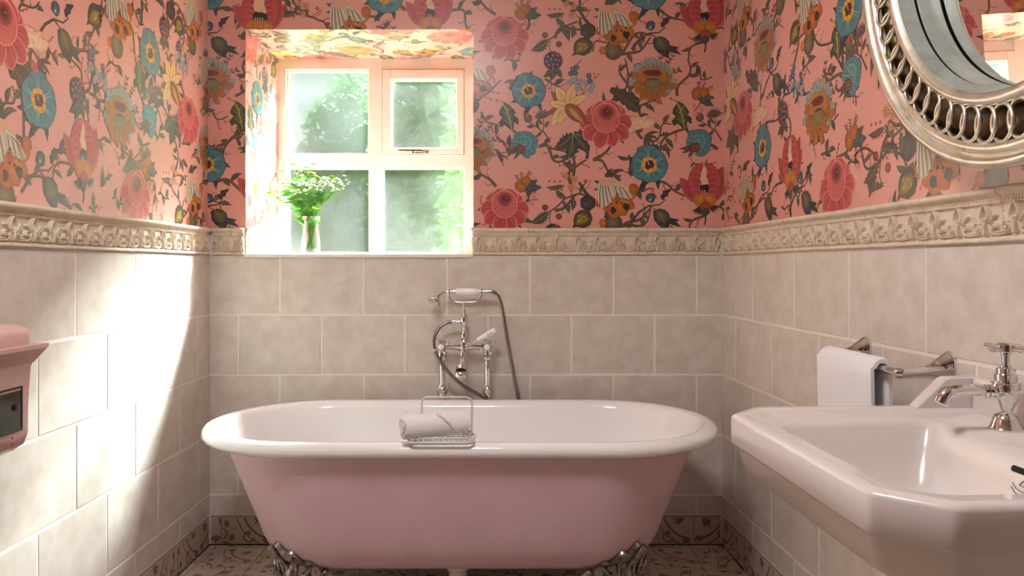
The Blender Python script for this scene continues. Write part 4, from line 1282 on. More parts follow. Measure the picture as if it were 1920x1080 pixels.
# claw feet: acanthus plate hugging the tub, scrolls, leg and ball
M_SILVER = mat('antique_silver', '#b5afa8', .26, metal=1.0, noise=(38, '#776e66', 6), rough_noise=(30, .2, .4))
def tub_point(phi, z, off):
    """point on the tub end: phi from the tub's -x direction towards -y (front) on the left end"""
    L, W = body_at(max(z, .186)); s = max(L - W, 0)
    return Vector((-s - (W + off) * math.cos(phi), -(W + off) * math.sin(phi), z))
def foot(parent, mx, my):
    o = MB()
    PHI0 = math.radians(52)
    NU, NV = 65, 25
    grid = []
    for i in range(NU):
        u = -1 + 2 * i / (NU - 1)                       # across the plate
        au = abs(u)
        lobes = .022 * abs(math.sin(3.5 * math.pi * au + .5 * math.pi)) 
        top = .262 - .118 * au ** 1.15 + lobes * (1 - .35 * au)
        row = []
        for j in range(NV):
            v = j / (NV - 1)
            z = .120 - .02 * (1 - au) + (top - .120) * v
            half = math.radians(44) * (1.06 - .18 * v)
            phi = PHI0 + u * half
            vein = .5 + .5 * math.cos(7 * math.pi * u + 2.6 * v * (1 if u > 0 else -1))
            th = .010 + .011 * vein * (.35 + .65 * v) + .010 * math.exp(-(au / .16) ** 2)
            th *= (1 - .55 * au ** 4)
            if j == NV - 1 or i in (0, NU - 1): th = .003
            row.append(tub_point(phi, z, th))
        grid.append(row)
    V = [p for r_ in grid for p in r_]
    Fc = [(i * NV + j, (i + 1) * NV + j, (i + 1) * NV + j + 1, i * NV + j + 1) for i in range(NU - 1) for j in range(NV - 1)]
    S = Matrix.Diagonal((mx, my, 1, 1))
    o.add(V, Fc, S)
    d = Vector((-math.cos(PHI0), -math.sin(PHI0), 0)); side = Vector((-d.y, d.x, 0))
    base = tub_point(PHI0, .165, 0)
    # scrolls on the plate
    for sg in (-1, 1):
        for phi_o, zc, rr in ((15, .150, .016),):
            c = tub_point(PHI0 + sg * math.radians(phi_o), zc, .022)
            pts = []
            for k in range(22):
                a = math.radians(k * 28); r_ = rr * (1 - k / 26)
                pts.append(c + side * (sg * r_ * math.cos(a)) + Vector((0, 0, r_ * math.sin(a))) + d * (.0005 * k))
            o.tube(pts, [.0045 * (1 - k / 40) for k in range(22)], 8, False, S)
    # leg curving out and down to a ball
    leg = spline([base - d * .012 + Vector((0, 0, .01)), base + d * .012 + Vector((0, 0, -.025)), base + d * .018 + Vector((0, 0, -.065)), base + d * .006 + Vector((0, 0, -.105)), base + d * .018 + Vector((0, 0, -.135))], 24)
    o.tube(leg, [.034 - .012 * math.sin(math.pi * k / (len(leg) - 1)) - .006 * k / (len(leg) - 1) for k in range(len(leg))], 14, False, S)
    fc = base + d * .022
    o.ball((fc.x, fc.y, .024), .030, .030, .024, 16, 10, S)
    for sg in (-1, 0, 1):                               # claws over the ball
        q = (d + side * (.75 * sg)).normalized()
        cl = [fc + q * (.010) + Vector((0, 0, .050 - .14 + .14)), fc + q * .034 + Vector((0, 0, .040)), fc + q * .042 + Vector((0, 0, .018)), fc + q * .040]
        cl = [Vector((p.x, p.y, zz)) for p, zz in zip(cl, (.050, .040, .020, .004))]
        o.tube(spline(cl, 12), [.012, .0118, .011, .011, .010, .010, .009, .009, .008, .007, .006, .005, .004][:len(spline(cl, 12))], 8, False, S)
    # small leaf ribs
    for k in range(-3, 4):
        if k == 0: continue
        ph = PHI0 + math.radians(k * 11)
        pts = [tub_point(ph * 1.0 - (ph - PHI0) * .5 * (1 - t), .135 + t * (.105 - .024 * abs(k)), .018) for t in (0, .35, .7, 1)]
        sp_ = spline(pts, 12); o.tube(sp_, [.0015 + .006 * math.sin(math.pi * (q + .6) / len(sp_)) for q in range(len(sp_))], 8, False, S)
    pts = [tub_point(PHI0, .15 + t * .105, .026) for t in (0, .3, .6, .85, 1)]
    sp_ = spline(pts, 16); o.tube(sp_, [.0015 + .0075 * math.sin(math.pi * (q + .6) / len(sp_)) for q in range(len(sp_))], 8, False, S)
    o.build('claw_foot', M_SILVER, parent, angle=60)
for mx, my in ((1, 1), (-1, 1), (1, -1), (-1, -1)):
    foot(TUB, mx, my)

# ------------------------------------------------------------------ bath mixer on standpipes
YP = 2.905
TAP = empty('bath_mixer_tap', Matrix.Translation(((870 - PX) / F * YP, YP, 0)))
tag(TAP, 'chrome bath shower mixer on two standpipes behind the bath', 'tap')
def tp(x, y, dy=0.0):
    v = px(x, y, YP); v -= Vector(((870 - PX) / F * YP, YP, 0)); v.y = dy * 1.0
    # keep the pixel place for parts that stand proud of the pipe plane
    if dy:
        w = px(x, y, YP + dy); v = w - Vector(((870 - PX) / F * YP, YP, 0))
    return v
SC = YP / F
for x in (829, 914):
    c = tp(x, 660)
    b = MB()
    T0 = Matrix.Translation((c.x, 0, 0))
    b.lathe([(.032, .0), (.032, .008), (.014, .014), (.0125, .03), (.0125, c.z - .09), (.0125, c.z - .06)], 18, T0)
    zc = tp(x, 735).z
    b.lathe([(.018, zc - .06), (.018, zc - .004), (.024, zc), (.025, zc + .006), (.022, zc + .010), (.016, zc + .018), (.0135, zc + .028)], 20, T0)
    z1 = tp(x, 690).z
    b.lathe([(.0125, z1 - .03), (.0115, z1), (.0115, tp(x, 676).z), (.0165, tp(x, 674).z), (.0175, tp(x, 668).z), (.0165, tp(x, 661).z), (.0135, tp(x, 660).z), (.012, tp(x, 655).z)], 18, T0)
    b.build('standpipe', M_CHROME, TAP)
    # valve with cross head facing the room
    zc = tp(x, 648).z
    b = MB()
    b.ball((c.x, 0, zc), .021, .021, .023, 18, 12)
    Mv = Matrix.Translation((c.x, 0, zc)) @ Matrix.Rotation(math.pi / 2, 4, 'X')
    b.lathe([(.016, .010), (.0165, .022), (.0125, .026), (.0115, .034), (.014, .036), (.014, .046), (.0125, .050), (.010, .052)], 20, Mv)
    v = b.build('valve', M_CHROME, TAP)
    b = MB()
    for a in range(4):
        q = a * math.pi / 2 + .5
        p1 = Vector((c.x + .010 * math.cos(q), -.041, zc + .010 * math.sin(q))); p2 = Vector((c.x + .028 * math.cos(q), -.041, zc + .028 * math.sin(q)))
        b.tube([p1, p1.lerp(p2, .5), p2], [.0055, .0048, .0060], 10); b.ball(p2, .0068)
    b.build('cross_handle', M_CHROME, v)
    b = MB(); b.lathe([(.0105, .0515), (.0100, .0535), (.004, .055)], 16, Mv); b.build('ceramic_button', M_ENAMEL, v)
# cross bar and central body
b = MB()
zb = tp(870, 649).z
b.tube([(tp(836, 649).x, 0, zb), (tp(852, 649).x, 0, zb), (tp(860, 649).x, 0, zb), (tp(880, 649).x, 0, zb), (tp(890, 649).x, 0, zb), (tp(904, 649).x, 0, zb)], [.0125, .0125, .017, .017, .0125, .0125], 16)
zs_ = [tp(870, y).z for y in (668, 662, 655, 645, 637, 634)]
b.lathe(list(zip((.010, .016, .0195, .0195, .0155, .010), zs_)), 20)
b.lathe([(.013, tp(870, 634).z), (.0135, tp(870, 632).z), (.0135, tp(870, 627).z), (.0085, tp(870, 626).z), (.0085, tp(870, 614).z), (.0105, tp(870, 612).z),
         (.0148, tp(870, 604).z), (.0155, tp(870, 599).z), (.0120, tp(870, 592).z), (.0065, tp(870, 586).z), (.0042, tp(870, 580).z), (.0042, tp(870, 566).z)], 20)
BODYTAP = b.build('mixer_body', M_CHROME, TAP)
# spout towards the bath
b = MB()
z0 = tp(869, 658).z
sp = spline([(-.002, -.008, z0), (-.002, -.035, z0 - .012), (-.003, -.075, z0 - .030), (-.003, -.115, z0 - .046), (-.003, -.135, z0 - .062)], 20)
b.tube(sp, [.014 + .009 * (k / (len(sp) - 1)) ** 2 for k in range(len(sp))], 16, flat=1.0)
b.lathe([(.0235, 0), (.025, .006), (.0235, .016), (.019, .020)], 20, Matrix.Translation((-.003, -.136, z0 - .079)))
b.lathe([(.0075, 0), (.0085, .010), (.006, .016), (.0075, .022), (.004, .026)], 14, Matrix.Translation((-.002, -.06, z0 - .014)))
b.build('spout', M_CHROME, BODYTAP)
# diverter lever with ceramic handle
pA, pB, pC = tp(876, 649, -.03), tp(892, 640, -.035), tp(930, 619, -.05)
b = MB(); b.tube([pA, pA.lerp(pB, .5), pB, pB.lerp(pC, .1)], [.0055, .0045, .007, .0085], 12); b.ball(pA, .008); b.build('lever', M_CHROME, TAP)
b = MB()
pts = [pB.lerp(pC, t) for t in (.08, .15, .5, .85, .95, 1.0)]
b.tube(pts, [.007, .0095, .0115, .0130, .0120, .007], 16)
lv = b.build('ceramic_lever', M_ENAMEL, TAP)
M_INK = mat('black_ink', '#2c2a29', .6)
ax = (pC - pB).normalized(); nb = Vector((0, -1, 0)); sd = ax.cross(nb).normalized()
for k, t in enumerate((.60, .67, .74, .80)):
    p = pB.lerp(pC, t) + Vector((0, -.0118 - .0006, 0))
    b = MB(); b.tube([p - sd * .0045, p, p + sd * .0045], .0007, 6)
    if k in (0, 2): b.tube([p - sd * .0045, p - sd * .0045 + ax * .002], .0006, 6); b.tube([p + sd * .0045, p + sd * .0045 + ax * .002], .0006, 6)
    b.build('lettering', M_INK, lv)
# cradle
cr = spline([tp(842, 547), tp(842.5, 556), tp(848, 564), tp(858, 566.5), tp(870, 567), tp(884, 566.5), tp(896, 564), tp(902.5, 556), tp(903, 547)], 48)
b = MB(); b.tube(cr, .0035, 10)
for x in (842, 903):
    b.tube([tp(x, 551), tp(x, 542.5)], .0075, 14); 
b.build('cradle', M_CHROME, TAP)
# handset
b = MB()
hs = spline([tp(819, 559), tp(826, 552), tp(833, 548), tp(842, 547), tp(855, 547)], 24)
b.tube(hs, [.0085 - .003 * min(1, k / 8) for k in range(len(hs))], 12)
for x0, x1, r_ in ((843, 851, .0068), (850, 855, .009)):
    b.tube([tp(x0, 547), tp(x1, 547)], r_, 14)
hd = tp(817, 563); dirv = Vector((-.62, -.45, -.85)).normalized()
Mh = Matrix.Translation(hd) @ dirv.to_track_quat('Z', 'Y').to_matrix().to_4x4()
b.lathe([(.006, -.020), (.010, -.016), (.018, -.008), (.026, .004), (.0285, .010), (.0285, .014), (.026, .016), (.010, .015)], 24, Mh)
HS = b.build('handset', M_CHROME, TAP)
b = MB()
b.tube([tp(q, 547) for q in (899, 902, 902.2, 907, 907.2, 913, 913.2, 914, 914.2, 921)], [.009, .009, .0072, .0072, .0098, .0098, .0085, .0085, .0098, .0098], 16)
b.build('hose_ferrule', M_CHROME, HS)
b = MB(); b.tube([tp(855, 547), tp(857, 547), tp(866, 547), tp(877, 547), tp(888, 547), tp(897, 547), tp(899, 547)], [.0095, .0125, .0138, .0142, .0138, .0125, .0095], 20)
b.build('ceramic_handle', M_ENAMEL, HS)
# ribbed hose, both visible runs and the loop hidden behind the bath
def hose(name, ctrl, r=.0072):
    L_ = sum((Vector(a) - Vector(c)).length for a, c in zip(ctrl, ctrl[1:]))
    pts = spline(ctrl, int(L_ / .0021))
    b = MB(); b.tube(pts, [r if k % 2 else r * .84 for k in range(len(pts))], 10)
    return b.build(name, M_HOSE, TAP, angle=180)
M_HOSE = mat('hose_metal', '#8d8780', .25, metal=1.0)
hose('shower_hose', [tp(921, 547), tp(927, 548.5), tp(935, 557), tp(941, 575), tp(946, 605), tp(952, 640), tp(959, 680), tp(967, 722), tp(973, 752), tp(974, 800, -.0), tp(965, 860), tp(948, 880), tp(932, 850), tp(922, 775), tp(915, 750, -.022), tp(900, 741, -.025), tp(870, 724, -.026),
                     tp(845, 702, -.026), tp(826, 678, -.028), tp(815, 655, -.03), tp(814, 636, -.024), tp(822, 617, -.012), tp(836, 606, -.004), tp(848, 603.5)])
b = MB(); b.tube([tp(848, 603.5), tp(856, 603.5)], .0085, 14); b.tube([tp(856, 603.5), tp(866, 603)], .006, 12); b.build('hose_union', M_CHROME, TAP)

# ------------------------------------------------------------------ wire soap rack on the rim and rolled towel
ZR = .5895
M_WIRE = mat('white_coated_wire', '#d9d4cf', .3)
def rk(x, y): return px(x, y, 2.125)
RX0, RX1 = (765 - PX) / F * 2.125, (887 - PX) / F * 2.125
RY0, RY1 = 2.118, 2.232
RACK = empty('soap_rack', Matrix.Translation(((RX0 + RX1) / 2, 2.17, ZR)))
tag(RACK, 'white wire soap rack resting on the front rim of the bath', 'rack')
hw = (RX1 - RX0) / 2; y0, y1 = RY0 - 2.17, RY1 - 2.17
def rrect(x0, x1, y0_, y1_, r_, z, n=6):
    p = []
    for cx, cy, a0 in ((x1 - r_, y1_ - r_, 0), (x0 + r_, y1_ - r_, 90), (x0 + r_, y0_ + r_, 180), (x1 - r_, y0_ + r_, 270)):
        for k in range(n + 1):
            a = math.radians(a0 + 90 * k / n); p.append((cx + r_ * math.cos(a), cy + r_ * math.sin(a), z))
    return p
b = MB(); b.tube(rrect(-hw, hw, y0, y1, .016, .004), .0042, 10, True); b.tube(rrect(-hw + .01, hw - .01, y0 + .01, y1 - .01, .012, .014), .0028, 8, True)
b.build('tray_frame', M_WIRE, RACK)
for k in range(11):
    x = -hw + .018 + k * (2 * hw - .036) / 10
    b = MB(); b.tube(spline([(x, y0 + .010, .014), (x, y0 + .014, .005), (x, 0, .003), (x, y1 - .014, .005), (x, y1 - .010, .014)], 16), .0014, 6); b.build('wire', M_WIRE, RACK)
for yy in (y0 + .03, y0 + .06, y0 + .085):
    b = MB(); b.tube([(-hw + .006, yy, .0028), (hw - .006, yy, .0028)], .0014, 6); b.build('wire', M_WIRE, RACK)
lx0, lx1 = (790 - PX) / F * 2.225 - (RX0 + RX1) / 2, (884.5 - PX) / F * 2.225 - (RX0 + RX1) / 2
zt = H - (745.5 - PY) / F * 2.225 - ZR
b = MB(); b.tube(spline([(lx0, y1 - .004, .004), (lx0, y1, .03), (lx0, y1, zt - .016)], 16) + [(lx0 + .004, y1, zt - .005), (lx0 + .014, y1, zt)] + [(lx1 - .014, y1, zt), (lx1 - .004, y1, zt - .005)] + spline([(lx1, y1, zt - .016), (lx1, y1, .03), (lx1, y1 - .004, .004)], 16), .0030, 8)
b.build('back_loop', M_WIRE, RACK)

# rolled towel: spiral cross-section swept along its axis
def towel_roll():
    root = empty('rolled_towel', Matrix.Translation((px(815, 797, 2.16).x, 2.168, ZR + .006 + .0375)) @ Matrix.Rotation(math.radians(24), 4, 'Z'))
    tag(root, 'white towel rolled up in the wire soap rack', 'towel')
    b = MB()
    prof = []
    turns, n = 2.6, 90
    for k in range(n + 1):
        t = k / n; a = -t * turns * 2 * math.pi + 1.0; r_ = .0335 - .0235 * t
        prof.append((r_, a))
    th = .0042
    outer = [((r_ + th) * math.cos(a), (r_ + th) * math.sin(a)) for r_, a in prof]
    inner = [((r_ - th) * math.cos(a), (r_ - th) * math.sin(a)) for r_, a in prof]
    ring = outer + inner[::-1]
    rr = random.Random(2)
    loops = []
    for i in range(15):
        x = -.095 + .190 * i / 14
        s_ = 1 + .025 * math.sin(i * .9) + (.02 if i < 3 else 0) - (.10 if i in (0, 14) else 0)
        loops.append([(x + (.004 * math.sin(q * .31) if i in (0, 14) else 0), p[0] * s_ + .002 * math.sin(i * .8), p[1] * s_ * .98) for q, p in enumerate(ring)])
    b.loft(loops, True, True)
    b.build('towel_body', M_TOWEL, root, angle=70)
    b = MB()   # folded corner seam
    pts = [Vector((.0 + .07 * t, -.040 * math.cos(1.2 - 2.0 * t), .039 * math.sin(1.2 - 2.0 * t))) for t in [k / 16 for k in range(17)]]
    b.tube(pts, .0024, 8); b.build('hem', M_TOWEL, root)
towel_roll()

# ------------------------------------------------------------------ wash basin
YB, ZS = 1.190, .815
Bm = frame_matrix((xr_wall(YB, .013), YB, ZS), (.05895, -1, 0))       # local x towards the viewer, -y into the room
BASIN = empty('wash_basin', Bm @ Matrix.Translation((0, 0, -ZS)))
tag(BASIN, 'white ceramic art deco wash basin with chamfered corners on the right wall', 'basin')
def round_poly(pts, r_, n=5):
    out = []
    k = len(pts)
    for i in range(k):
        p0, p, p1 = Vector(pts[i - 1]), Vector(pts[i]), Vector(pts[(i + 1) % k])
        rr = r_[i] if isinstance(r_, (list, tuple)) else r_
        a, c = (p0 - p).normalized(), (p1 - p).normalized()
        A, C = p + a * rr, p + c * rr
        for j in range(n + 1):
            t = j / n; out.append(((1 - t) ** 2) * A + 2 * t * (1 - t) * p + t * t * C)
    return out
HA, PB, CH = .3085, .510, .068
def oct_loop(ia, ib, z, ch=CH, back=0.0, r_=.012):
    a, bb = HA - ia, PB - ib
    c_ = max(ch - .41 * (ia + ib) / 2 * .6, .03)
    pts = [(-a, -back), (-a, -(bb - c_)), (-a + c_, -bb), (a - c_, -bb), (a, -(bb - c_)), (a, -back)]
    rs = [.004, r_, r_, r_, r_, .004] if back < .02 else [r_ * 1.6, r_ * 2, r_ * 2, r_ * 2, r_ * 2, r_ * 1.6]
    return [(p.x, p.y, z + ZS) for p in round_poly([Vector((x, y, 0)) for x, y in pts], rs)]
b = MB()
loops = [oct_loop(.20, .25, -.215, .06, .0, .02), oct_loop(.135, .16, -.180, .06, .0, .02), oct_loop(.075, .09, -.142, .06, .0, .014), oct_loop(.034, .036, -.114, .066, .0, .012), oct_loop(.022, .021, -.104, .068, .0, .010),
         oct_loop(.011, .010, -.060, .068, .0, .010), oct_loop(.0095, .0090, -.0565, .068, .0, .010), oct_loop(.002, .002, -.0545, .068, .0, .010), oct_loop(0, 0, -.051, .068, .0, .010),
         oct_loop(0, 0, -.008, .068, .0, .010), oct_loop(.002, .002, -.003, .068, .0, .010), oct_loop(.007, .007, 0, .068, .0, .010), oct_loop(.024, .022, .0, .066, .0005, .010), oct_loop(.031, .028, -.003, .066, .0008, .010),
         oct_loop(.038, .036, -.009, .064, .0010, .012), oct_loop(.046, .046, -.011, .060, .0012, .012),
         oct_loop(.080, .062, -.012, .058, .135, .014), oct_loop(.087, .069, -.015, .058, .142, .016), oct_loop(.094, .076, -.024, .056, .148, .018), oct_loop(.106, .092, -.060, .052, .160, .022),
         oct_loop(.128, .122, -.110, .046, .180, .026), oct_loop(.160, .160, -.146, .04, .205, .026), oct_loop(.21, .19, -.160, .03, .235, .015), oct_loop(.265, .215, -.164, .03, .262, .008)]
b.loft(loops, True, True)
b.build('bowl', M_CERAMIC, BASIN, angle=75)
# raised back with two swept cheeks
b = MB()
def prism(poly_yz, x0, x1):
    n = len(poly_yz)
    b.add([(x0, -y, z + ZS) for y, z in poly_yz] + [(x1, -y, z + ZS) for y, z in poly_yz], [tuple(range(n)), tuple(range(2 * n - 1, n - 1, -1))] + [(i, (i + 1) % n, n + (i + 1) % n, n + i) for i in range(n)])
prism([(.0, -.014), (.022, -.014), (.022, .050), (.018, .056), (.0, .056)], -HA + .031, HA - .031)
for s_ in (-1, 1):
    x0, x1 = (-HA + .001, -HA + .030) if s_ < 0 else (HA - .030, HA - .001)
    prism([(.0, -.014), (.150, -.014), (.128, .002), (.075, .052), (.066, .056), (.0, .056)], x0, x1)
b.build('upstand', M_CERAMIC, BASIN, smooth=True, bevel=.006, bevel_seg=3)
# overflow slot and maker's mark on the back of the bowl
M_DARK = mat('dark_slot', '#0c0a0a', .6)
b = MB()
def bowl_back(x, dz):   # point on the sloping back wall of the bowl
    t = (-.024 - dz) / .036
    return Vector((x, -(.148 + .012 * t) - .0008, ZS + dz))
def plate(x0, x1, z0, z1, r_=.004):
    p = [bowl_back(x, z) for x, z in ((x0, z0), (x1, z0), (x1, z1), (x0, z1))]
    return p
XO = .040
sl = [(XO - .030 + .004 * math.cos(a) if k < 6 else XO + .030 + .004 * math.cos(a), -.040 + .0045 * math.sin(a)) for k, a in enumerate([math.radians(90 + 36 * i) for i in range(6)] + [math.radians(-90 + 36 * i) for i in range(6)])]
fr = [bowl_back(x, z) for x, z in sl]; n_ = len(fr)
b.add([p for p in fr] + [p + Vector((0, .004, 0)) for p in fr], [tuple(range(n_))] + [(i, (i + 1) % n_, n_ + (i + 1) % n_, n_ + i) for i in range(n_)])
b.build('overflow', M_DARK, BASIN, smooth=False)
M_MARK = mat('grey_mark', '#8d8580', .4)
b = MB()
mk = [(XO - .022, -.066), (XO - .012, -.072), (XO, -.074), (XO + .012, -.072), (XO + .022, -.066)]
b.tube([bowl_back(x, z) for x, z in mk], .0011, 6); b.tube([bowl_back(x, z + .006) for x, z in mk], .0009, 6)
b.tube([bowl_back(x, z) for x, z in ((XO - .008, -.060), (XO - .004, -.054), (XO, -.051), (XO + .004, -.054), (XO + .008, -.060), (XO - .008, -.060))], .0009, 6)
b.tube([bowl_back(XO, -.051), bowl_back(XO, -.047)], .0011, 6)
b.build('maker_mark', M_MARK, BASIN)
b = MB(); b.lathe([(.024, -.1635), (.022, -.160), (.012, -.1625)], 20, Matrix.Translation((0, -.300, ZS))); b.build('waste', M_CHROME, BASIN)
# pedestal
b = MB()
b.loft([[(w * 1.0 * math.cos(a), -.16 + dpt * math.sin(a), z) for a in [2 * math.pi * k / 24 for k in range(24)]] for w, dpt, z in ((.115, .12, .0), (.115, .12, .03), (.088, .09, .06), (.075, .085, .30), (.085, .09, .58), (.11, .11, .66))], True, True)
b.build('pedestal', M_CERAMIC, BASIN)
# pillar taps
def pillar_tap(x):
    t = empty('tap', None, BASIN); t.location = (x, -.064, ZS - .0115)
    b = MB()
    b.lathe([(.026, 0), (.0265, .003), (.0235, .008), (.020, .018), (.0165, .026), (.011, .029), (.0105, .036), (.0125, .039), (.017, .048), (.0215, .058), (.0225, .070), (.0200, .0785), (.0225, .080), (.0225, .083), (.0175, .084),
             (.0175, .096), (.0150, .097), (.0150, .106), (.0095, .108), (.0095, .111)], 24)
    b.build('tap_body', M_CHROME, t)
    b = MB()
    sp = spline([(0, -.012, .064), (0, -.030, .066), (0, -.050, .068), (0, -.075, .069), (0, -.095, .067), (0, -.108, .060), (0, -.116, .046)], 30)
    n = len(sp)
    b.tube(sp, [.011 - .003 * math.sin(math.pi * min(1, k / (n * .35))) + (.0015 if k > n * .7 else 0) for k in range(n)], 14)
    for y_ in (-.026, -.034):
        b.lathe([(.0105, 0), (.0125, .003), (.0105, .006)], 14, Matrix.Translation((0, y_, .066)) @ Matrix.Rotation(math.pi / 2, 4, 'X'))
    b.build('spout', M_CHROME, t)
    b = MB()
    b.lathe([(.0065, .108), (.0065, .128), (.0085, .130), (.0085, .136)], 16)
    b.lathe([(.013, .134), (.016, .136), (.016, .147), (.012, .150), (.004, .151)], 20)
    for k in range(4):
        q = k * math.pi / 2 + .35
        e = Vector((math.cos(q), math.sin(q), 0))
        p0, p1 = e * .012 + Vector((0, 0, .141)), e * .036 + Vector((0, 0, .141))
        b.tube([p0, p0.lerp(p1, .3), p0.lerp(p1, .75), p1], [.0055, .0052, .0066, .0062], 12)
    b.build('cross_handle', M_CHROME, t)
pillar_tap(-.128); pillar_tap(.128)

# ------------------------------------------------------------------ towel rail with hand towel
ZT = .876
y_n, y_f = 1.567, 1.891
Rm_ = frame_matrix((xr_wall(1.73, .013), 1.73, 0), (.05895, -1, 0))
RAIL = empty('towel_rail', Rm_ @ Matrix.Translation((0, 0, ZT)))
tag(RAIL, 'short chrome towel rail on the tiled right wall beyond the basin', 'towel rail')
for s_ in (-1, 1):
    x = s_ * .163
    b = MB()
    oval = lambda w, h_, y_, z_=0: [(x + w * math.cos(2 * math.pi * k / 20), y_, z_ + h_ * math.sin(2 * math.pi * k / 20)) for k in range(20)]
    b.loft([oval(.024, .036, 0), oval(.024, .036, -.005), oval(.021, .032, -.010), oval(.017, .025, -.024, -.003), oval(.014, .016, -.044, -.006), oval(.013, .0115, -.070, -.009), oval(.013, .0110, -.100, -.010), oval(.012, .0115, -.113, -.010), oval(.007, .008, -.119, -.010)], True, True)
    b.build('bracket', M_CHROME, RAIL, angle=50)
b = MB(); b.tube([(-.166, -.106, -.010), (.166, -.106, -.010)], .0085, 14); b.build('bar', M_CHROME, RAIL)
# the towel hangs over the bar
TOW = empty('hand_towel', Rm_ @ Matrix.Translation((0, -.106, ZT - .010)))
tag(TOW, 'small white hand towel hanging over the chrome rail', 'towel')
def cloth_over():
    th = .0075
    prof = []   # (y, z) centre line, front to the room is -y
    R_ = .0085 + th + .001
    for k in range(13): prof.append((-R_ - .0005 * k, -.27 + .27 * k / 12))
    for k in range(1, 12):
        a = math.pi * k / 12; prof.append((-R_ * math.cos(a), R_ * math.sin(a)))
    for k in range(10): prof.append((R_ + .002 * k / 9, -.20 * k / 9))
    prof = [(y_ + (.006 if i < 13 else 0) * 0, z) for i, (y_, z) in enumerate(prof)]
    x0, x1 = -.152, .098
    loops = []
    nx = 22
    for i in range(nx + 1):
        t = i / nx; x = x0 + (x1 - x0) * t
        w = .0025 * math.sin(t * 9) + .0015 * math.sin(t * 23)
        pts = []
        n = len(prof)
        edge = 1.0 if 0 < i < nx else .55
        nrm = []
        for k in range(n):
            a_, c_ = prof[max(k - 1, 0)], prof[min(k + 1, n - 1)]
            dy_, dz_ = c_[0] - a_[0], c_[1] - a_[1]; dd = math.hypot(dy_, dz_); nrm.append((-dz_ / dd, dy_ / dd))
        fl_ = [max(0, -z / .27) for _, z in prof]
        out = [(x, y_ + nrm[k][0] * th * edge + w * fl_[k], z + nrm[k][1] * th * edge) for k, (y_, z) in enumerate(prof)]
        inn = [(x, y_ - nrm[k][0] * th * edge + w * fl_[k], z - nrm[k][1] * th * edge) for k, (y_, z) in enumerate(prof)]
        loops.append(out + inn[::-1])
    b = MB(); b.loft(loops, True, True)
    b.build('towel_cloth', M_TOWEL, TOW, angle=60)
cloth_over()

# ------------------------------------------------------------------ round mirror
MY, MZ = 1.300, 1.750
Mm = frame_matrix((xr_wall(MY), MY, MZ), (.05895, -1, 0))
MIR = empty('round_mirror', Mm @ Matrix.Translation((0, -.024, 0)) @ Matrix.Rotation(math.radians(-2.3), 4, 'Z') @ Matrix.Rotation(.035, 4, 'X') @ Matrix.Diagonal((.945, 1, .945, 1)))
tag(MIR, 'large round mirror in a silver frame of interlocking rings above the basin', 'mirror')
M_LEAF = mat('silver_leaf', '#f0ece3', .27, metal=1.0, noise=(16, '#d3c8b2', 7), rough_noise=(22, .26, .46), bump=(90, .08, .002))
M_LEAFD = mat('dark_silver_leaf', '#6f5f4a', .36, metal=1.0, noise=(14, '#3f3326', 7), rough_noise=(22, .25, .5))
M_GREY = mat('grey_inner_frame', '#aeb2aa', .5, metal=.1, noise=(12, '#8c9088', 5))
def ring_profile(prof, n=120):
    """prof (radius, proud) closed or open about the mirror's axis (-y)"""
    b = MB()
    loops = [[(r_ * math.cos(2 * math.pi * k / n), -t, r_ * math.sin(2 * math.pi * k / n)) for k in range(n)] for r_, t in prof]
    b.loft(loops, False, False)
    return b
ring_profile([(.500, .0008), (.512, .004), (.516, .030), (.519, .050), (.521, .062), (.520, .072), (.515, .079), (.508, .081), (.501, .078), (.497, .073), (.496, .074), (.492, .0765), (.489, .0745), (.488, .075), (.482, .0775), (.476, .076), (.471, .070), (.468, .058)]).build('outer_rim', M_LEAF, MIR, angle=60)
ring_profile([(.468, .060), (.466, .046), (.455, .040), (.435, .036), (.415, .040), (.407, .046), (.405, .058)]).build('channel', M_LEAFD, MIR, angle=60)
ring_profile([(.406, .056), (.405, .066), (.402, .076), (.396, .082), (.388, .083), (.381, .079), (.379, .074), (.376, .072)]).build('inner_rim', M_LEAF, MIR, angle=60)
ring_profile([(.378, .074), (.374, .068), (.370, .045), (.369, .040)]).build('inner_band', M_GREY, MIR, angle=50)
ring_profile([(.371, .041), (.376, .039), (.376, .034), (.371, .032)]).build('groove', M_DARK, MIR, angle=50)
ring_profile([(.371, .033), (.368, .030), (.366, .012), (.365, .006)]).build('inner_band', M_GREY, MIR, angle=50)
NR = 58
tor = MB()
pts = [(.0350 * math.cos(2 * math.pi * k / 28), 0, .0350 * math.sin(2 * math.pi * k / 28)) for k in range(28)]
tor.tube(pts, .0040, 8, True)
r0 = tor.build('ring', M_LEAF, MIR, angle=180)
for k in range(NR):
    a = 2 * math.pi * k / NR
    o = r0 if k == 0 else link(r0.copy(), MIR)
    o.matrix_local = Matrix.Translation((.4365 * math.cos(a), -.070, .4365 * math.sin(a))) @ Matrix.Rotation(-a, 4, 'Y') @ Matrix.Rotation(math.radians(6), 4, 'X')
M_MIRROR = mat('mirror_glass', (.93, .94, .93), .0, metal=1.0)
b = MB(); n = 96
b.add([(0, -.008, 0)] + [(.367 * math.cos(2 * math.pi * k / n), -.008, .367 * math.sin(2 * math.pi * k / n)) for k in range(n)] + [(.367 * math.cos(2 * math.pi * k / n), -.003, .367 * math.sin(2 * math.pi * k / n)) for k in range(n)],
      [(0, 1 + k, 1 + (k + 1) % n) for k in range(n)] + [(1 + k, 1 + n + k, 1 + n + (k + 1) % n, 1 + (k + 1) % n) for k in range(n)])
b.build('glass', M_MIRROR, MIR, smooth=False)

